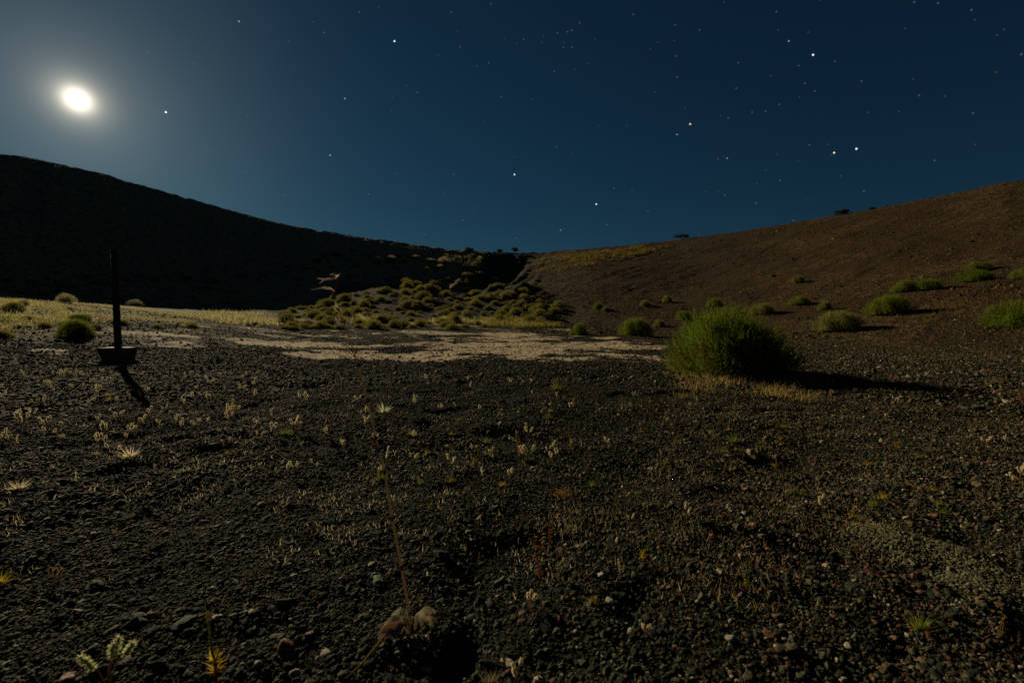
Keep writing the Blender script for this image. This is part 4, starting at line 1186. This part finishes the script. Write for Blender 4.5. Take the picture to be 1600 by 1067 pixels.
for (n, x0, x1, y0, y1, w, zone, bias) in [(105, 0, 430, 585, 720, (10, 1, .6, .2), 'left', 1.3), (82, 430, 900, 595, 760, (5, 2, 2, 1), 'middle', 1.2), (112, 900, 1600, 600, 830, (2, 3.2, 2, 2), 'right', 1.5)]:
    for i in range(n):
        px = rnd.uniform(x0, x1); py = y0 + (y1 - y0) * rnd.random() ** bias
        k = rnd.choices(['pale', 'gold', 'brown', 'green'], w)[0]
        p = at(px, py); s = rnd.uniform(.6, 1.3) * (.95 if zone == 'left' else .8 if zone == 'middle' else .62)
        o = obj('dry_sprig', rnd.choice(SPR[k]), loc=p, rz=rnd.uniform(0, 6.28), sc=s)
        o.scale = (s, s, s * rnd.uniform(.8, 1.2))
        wh = WHERE[zone]
        if zone == 'left': wh += ', beyond its shadow' if py < 622 else ', left of its shadow' if px < 225 else ', right of its shadow'
        if zone == 'right': wh += ', close to it' if py < 650 else ', farther off'
        tag(o, LOOK[k] + ' ' + wh, 'sprig', LOOK[k] + 's ' + wh)

# ------------------------------------------------------------------ tall dry stalk rising from a rosette of leaves
def tall_stalk():
    p = at(647, 998); k = p.y / 711.1
    def w(px, py, dy=0): return np.array([(px - 647) * k, dy, (998 - py) * k * 1.0])
    t = thing('dry_stalk', p, 'tall thin dry stalk with a pale flower, rising from a rosette of curled leaves', 'plant')
    st = MB()
    PTS = [(647, 1000), (640, 955), (628, 880), (614, 800), (603, 725), (590, 670), (578, 610), (564, 555), (548, 505), (536, 472), (528, 445)]
    PP = [w(x, y) for x, y in PTS]
    st.tube(PP, .0042, .0007, (.42, .32, .21), 7)
    for (x, y) in PTS[1:8]:
        st.lump(w(x, y), .0048, (.15, .1, .06), (1, 1, 1.5), .1)
    for (x, y) in [(587, 683), (584, 672), (592, 690)]:
        st.lump(w(x, y), .0075, (.24, .2, .15), (1, 1, .8), .25, 1)
    obj('stem', st.mesh('stalk_stem', M_DRY), t)
    fl = MB(); c = (.70, .58, .45); b = w(528, 445)
    top = w(533, 419); fl.tube([b, w(531, 432), top], .0016, .0011, (.2, .14, .08), 5)
    for (x0, y0, x, y, dy, wd, q) in [(529, 439, 494, 438, -.01, .0055, .10), (529, 440, 503, 433, .018, .0045, .12), (533, 420, 502, 428, .01, .0085, .12), (533, 419, 506, 420, -.016, .0075, -.1), (533, 419, 518, 412, .02, .0065, .12), (533, 419, 541, 413, -.01, .005, .1)]:
        fl.leaf(w(x0, y0), w(x, y, dy), wd, jc(c, .12), q, (0, -.5, 1))
    fl.lump(b, .006, (.2, .15, .08), (1, 1, 1.3), .1, 1)
    obj('flower', fl.mesh('stalk_flower', M_DRY), t)
    f2 = MB(); b = w(536, 472)
    for (x, y) in ((518, 447), (527, 443), (533, 450)): f2.leaf(b, w(x + 4, y + 14, rnd.uniform(-.01, .01)), .0045, jc((.26, .19, .12), .15), .15, (0, -1, .5))
    obj('bud', f2.mesh('stalk_bud', M_DRY), t)
    # side branchlets with small pale seed vanes
    for (bx, by, ex, ey, dx, dy) in [(548, 505, 498, 507, -14, 5), (548, 505, 478, 505, -13, 5), (556, 530, 432, 500, 13, -9), (556, 530, 447, 488, 10, -8), (564, 555, 402, 490, -13, 10)]:
        br = MB(); e = w(ex, ey, .02); m_ = (w(bx, by) + e) / 2 + np.array([0, .01, .012])
        br.tube([w(bx, by), m_, e], .0007, .0004, (.1, .07, .04), 4)
        a_ = obj('branch', br.mesh('stalk_branch', M_DRY), t)
        v = MB(); v.leaf(e, w(ex + dx, ey + dy, .02), .0055 if ex > 410 else .014, jc((.36, .3, .2), .1), .12, (0, -.6, 1))
        obj('seed_vane', v.mesh('seed_vane', M_DRY), a_)
    g = (.20, .185, .14)
    for (bx, by, ex, ey, yd, wd, cu, c) in [(642, 997, 606, 986, .055, .020, .34, (.22, .205, .15)), (638, 1000, 598, 1001, .012, .019, .36, (.27, .24, .16)), (641, 1002, 594, 1012, -.03, .017, .26, (.40, .30, .20)),
                                         (650, 995, 674, 982, .065, .021, .40, (.42, .37, .26)), (652, 999, 687, 996, .006, .020, .34, (.38, .31, .16)), (648, 1002, 632, 1018, -.04, .014, .25, (.27, .2, .13))]:
        m = MB(); b = w(bx, by); e = w(ex, ey); b[1] = 0; e[1] = yd; b[2] = .020; e[2] = .034
        m.leaf(b, e, wd, c, .10, (0, -.45, 1), 10, 1.0)
        o = obj('leaf', m.mesh('rosette_leaf', M_DRY), t)
        s = o.modifiers.new('thickness', 'SOLIDIFY'); s.thickness = .0025
    d = MB()
    for i in range(26):
        a = rnd.uniform(0, 6.28); r_ = rnd.uniform(.0, .05); d.lump((math.cos(a) * r_, math.sin(a) * r_ - .015, .004), rnd.uniform(.004, .010), jc((.12, .09, .07), .3), (1.4, 1, .6), .3, 0)
    obj('root_crown', d.mesh('root_crown', M_STONE), t)
    s2 = MB()
    q = [at(622, 988), at(600, 1005), at(585, 1022), at(565, 1045), at(540, 1066)]
    s2.tube([np.array((v.x - p.x, v.y - p.y, v.z - p.z + .022 - .003 * i)) for i, v in enumerate(q)], .0032, .0016, (.25, .2, .06), 6)
    obj('fallen_stem', s2.mesh('fallen_stem', M_DRY), t)
tall_stalk()
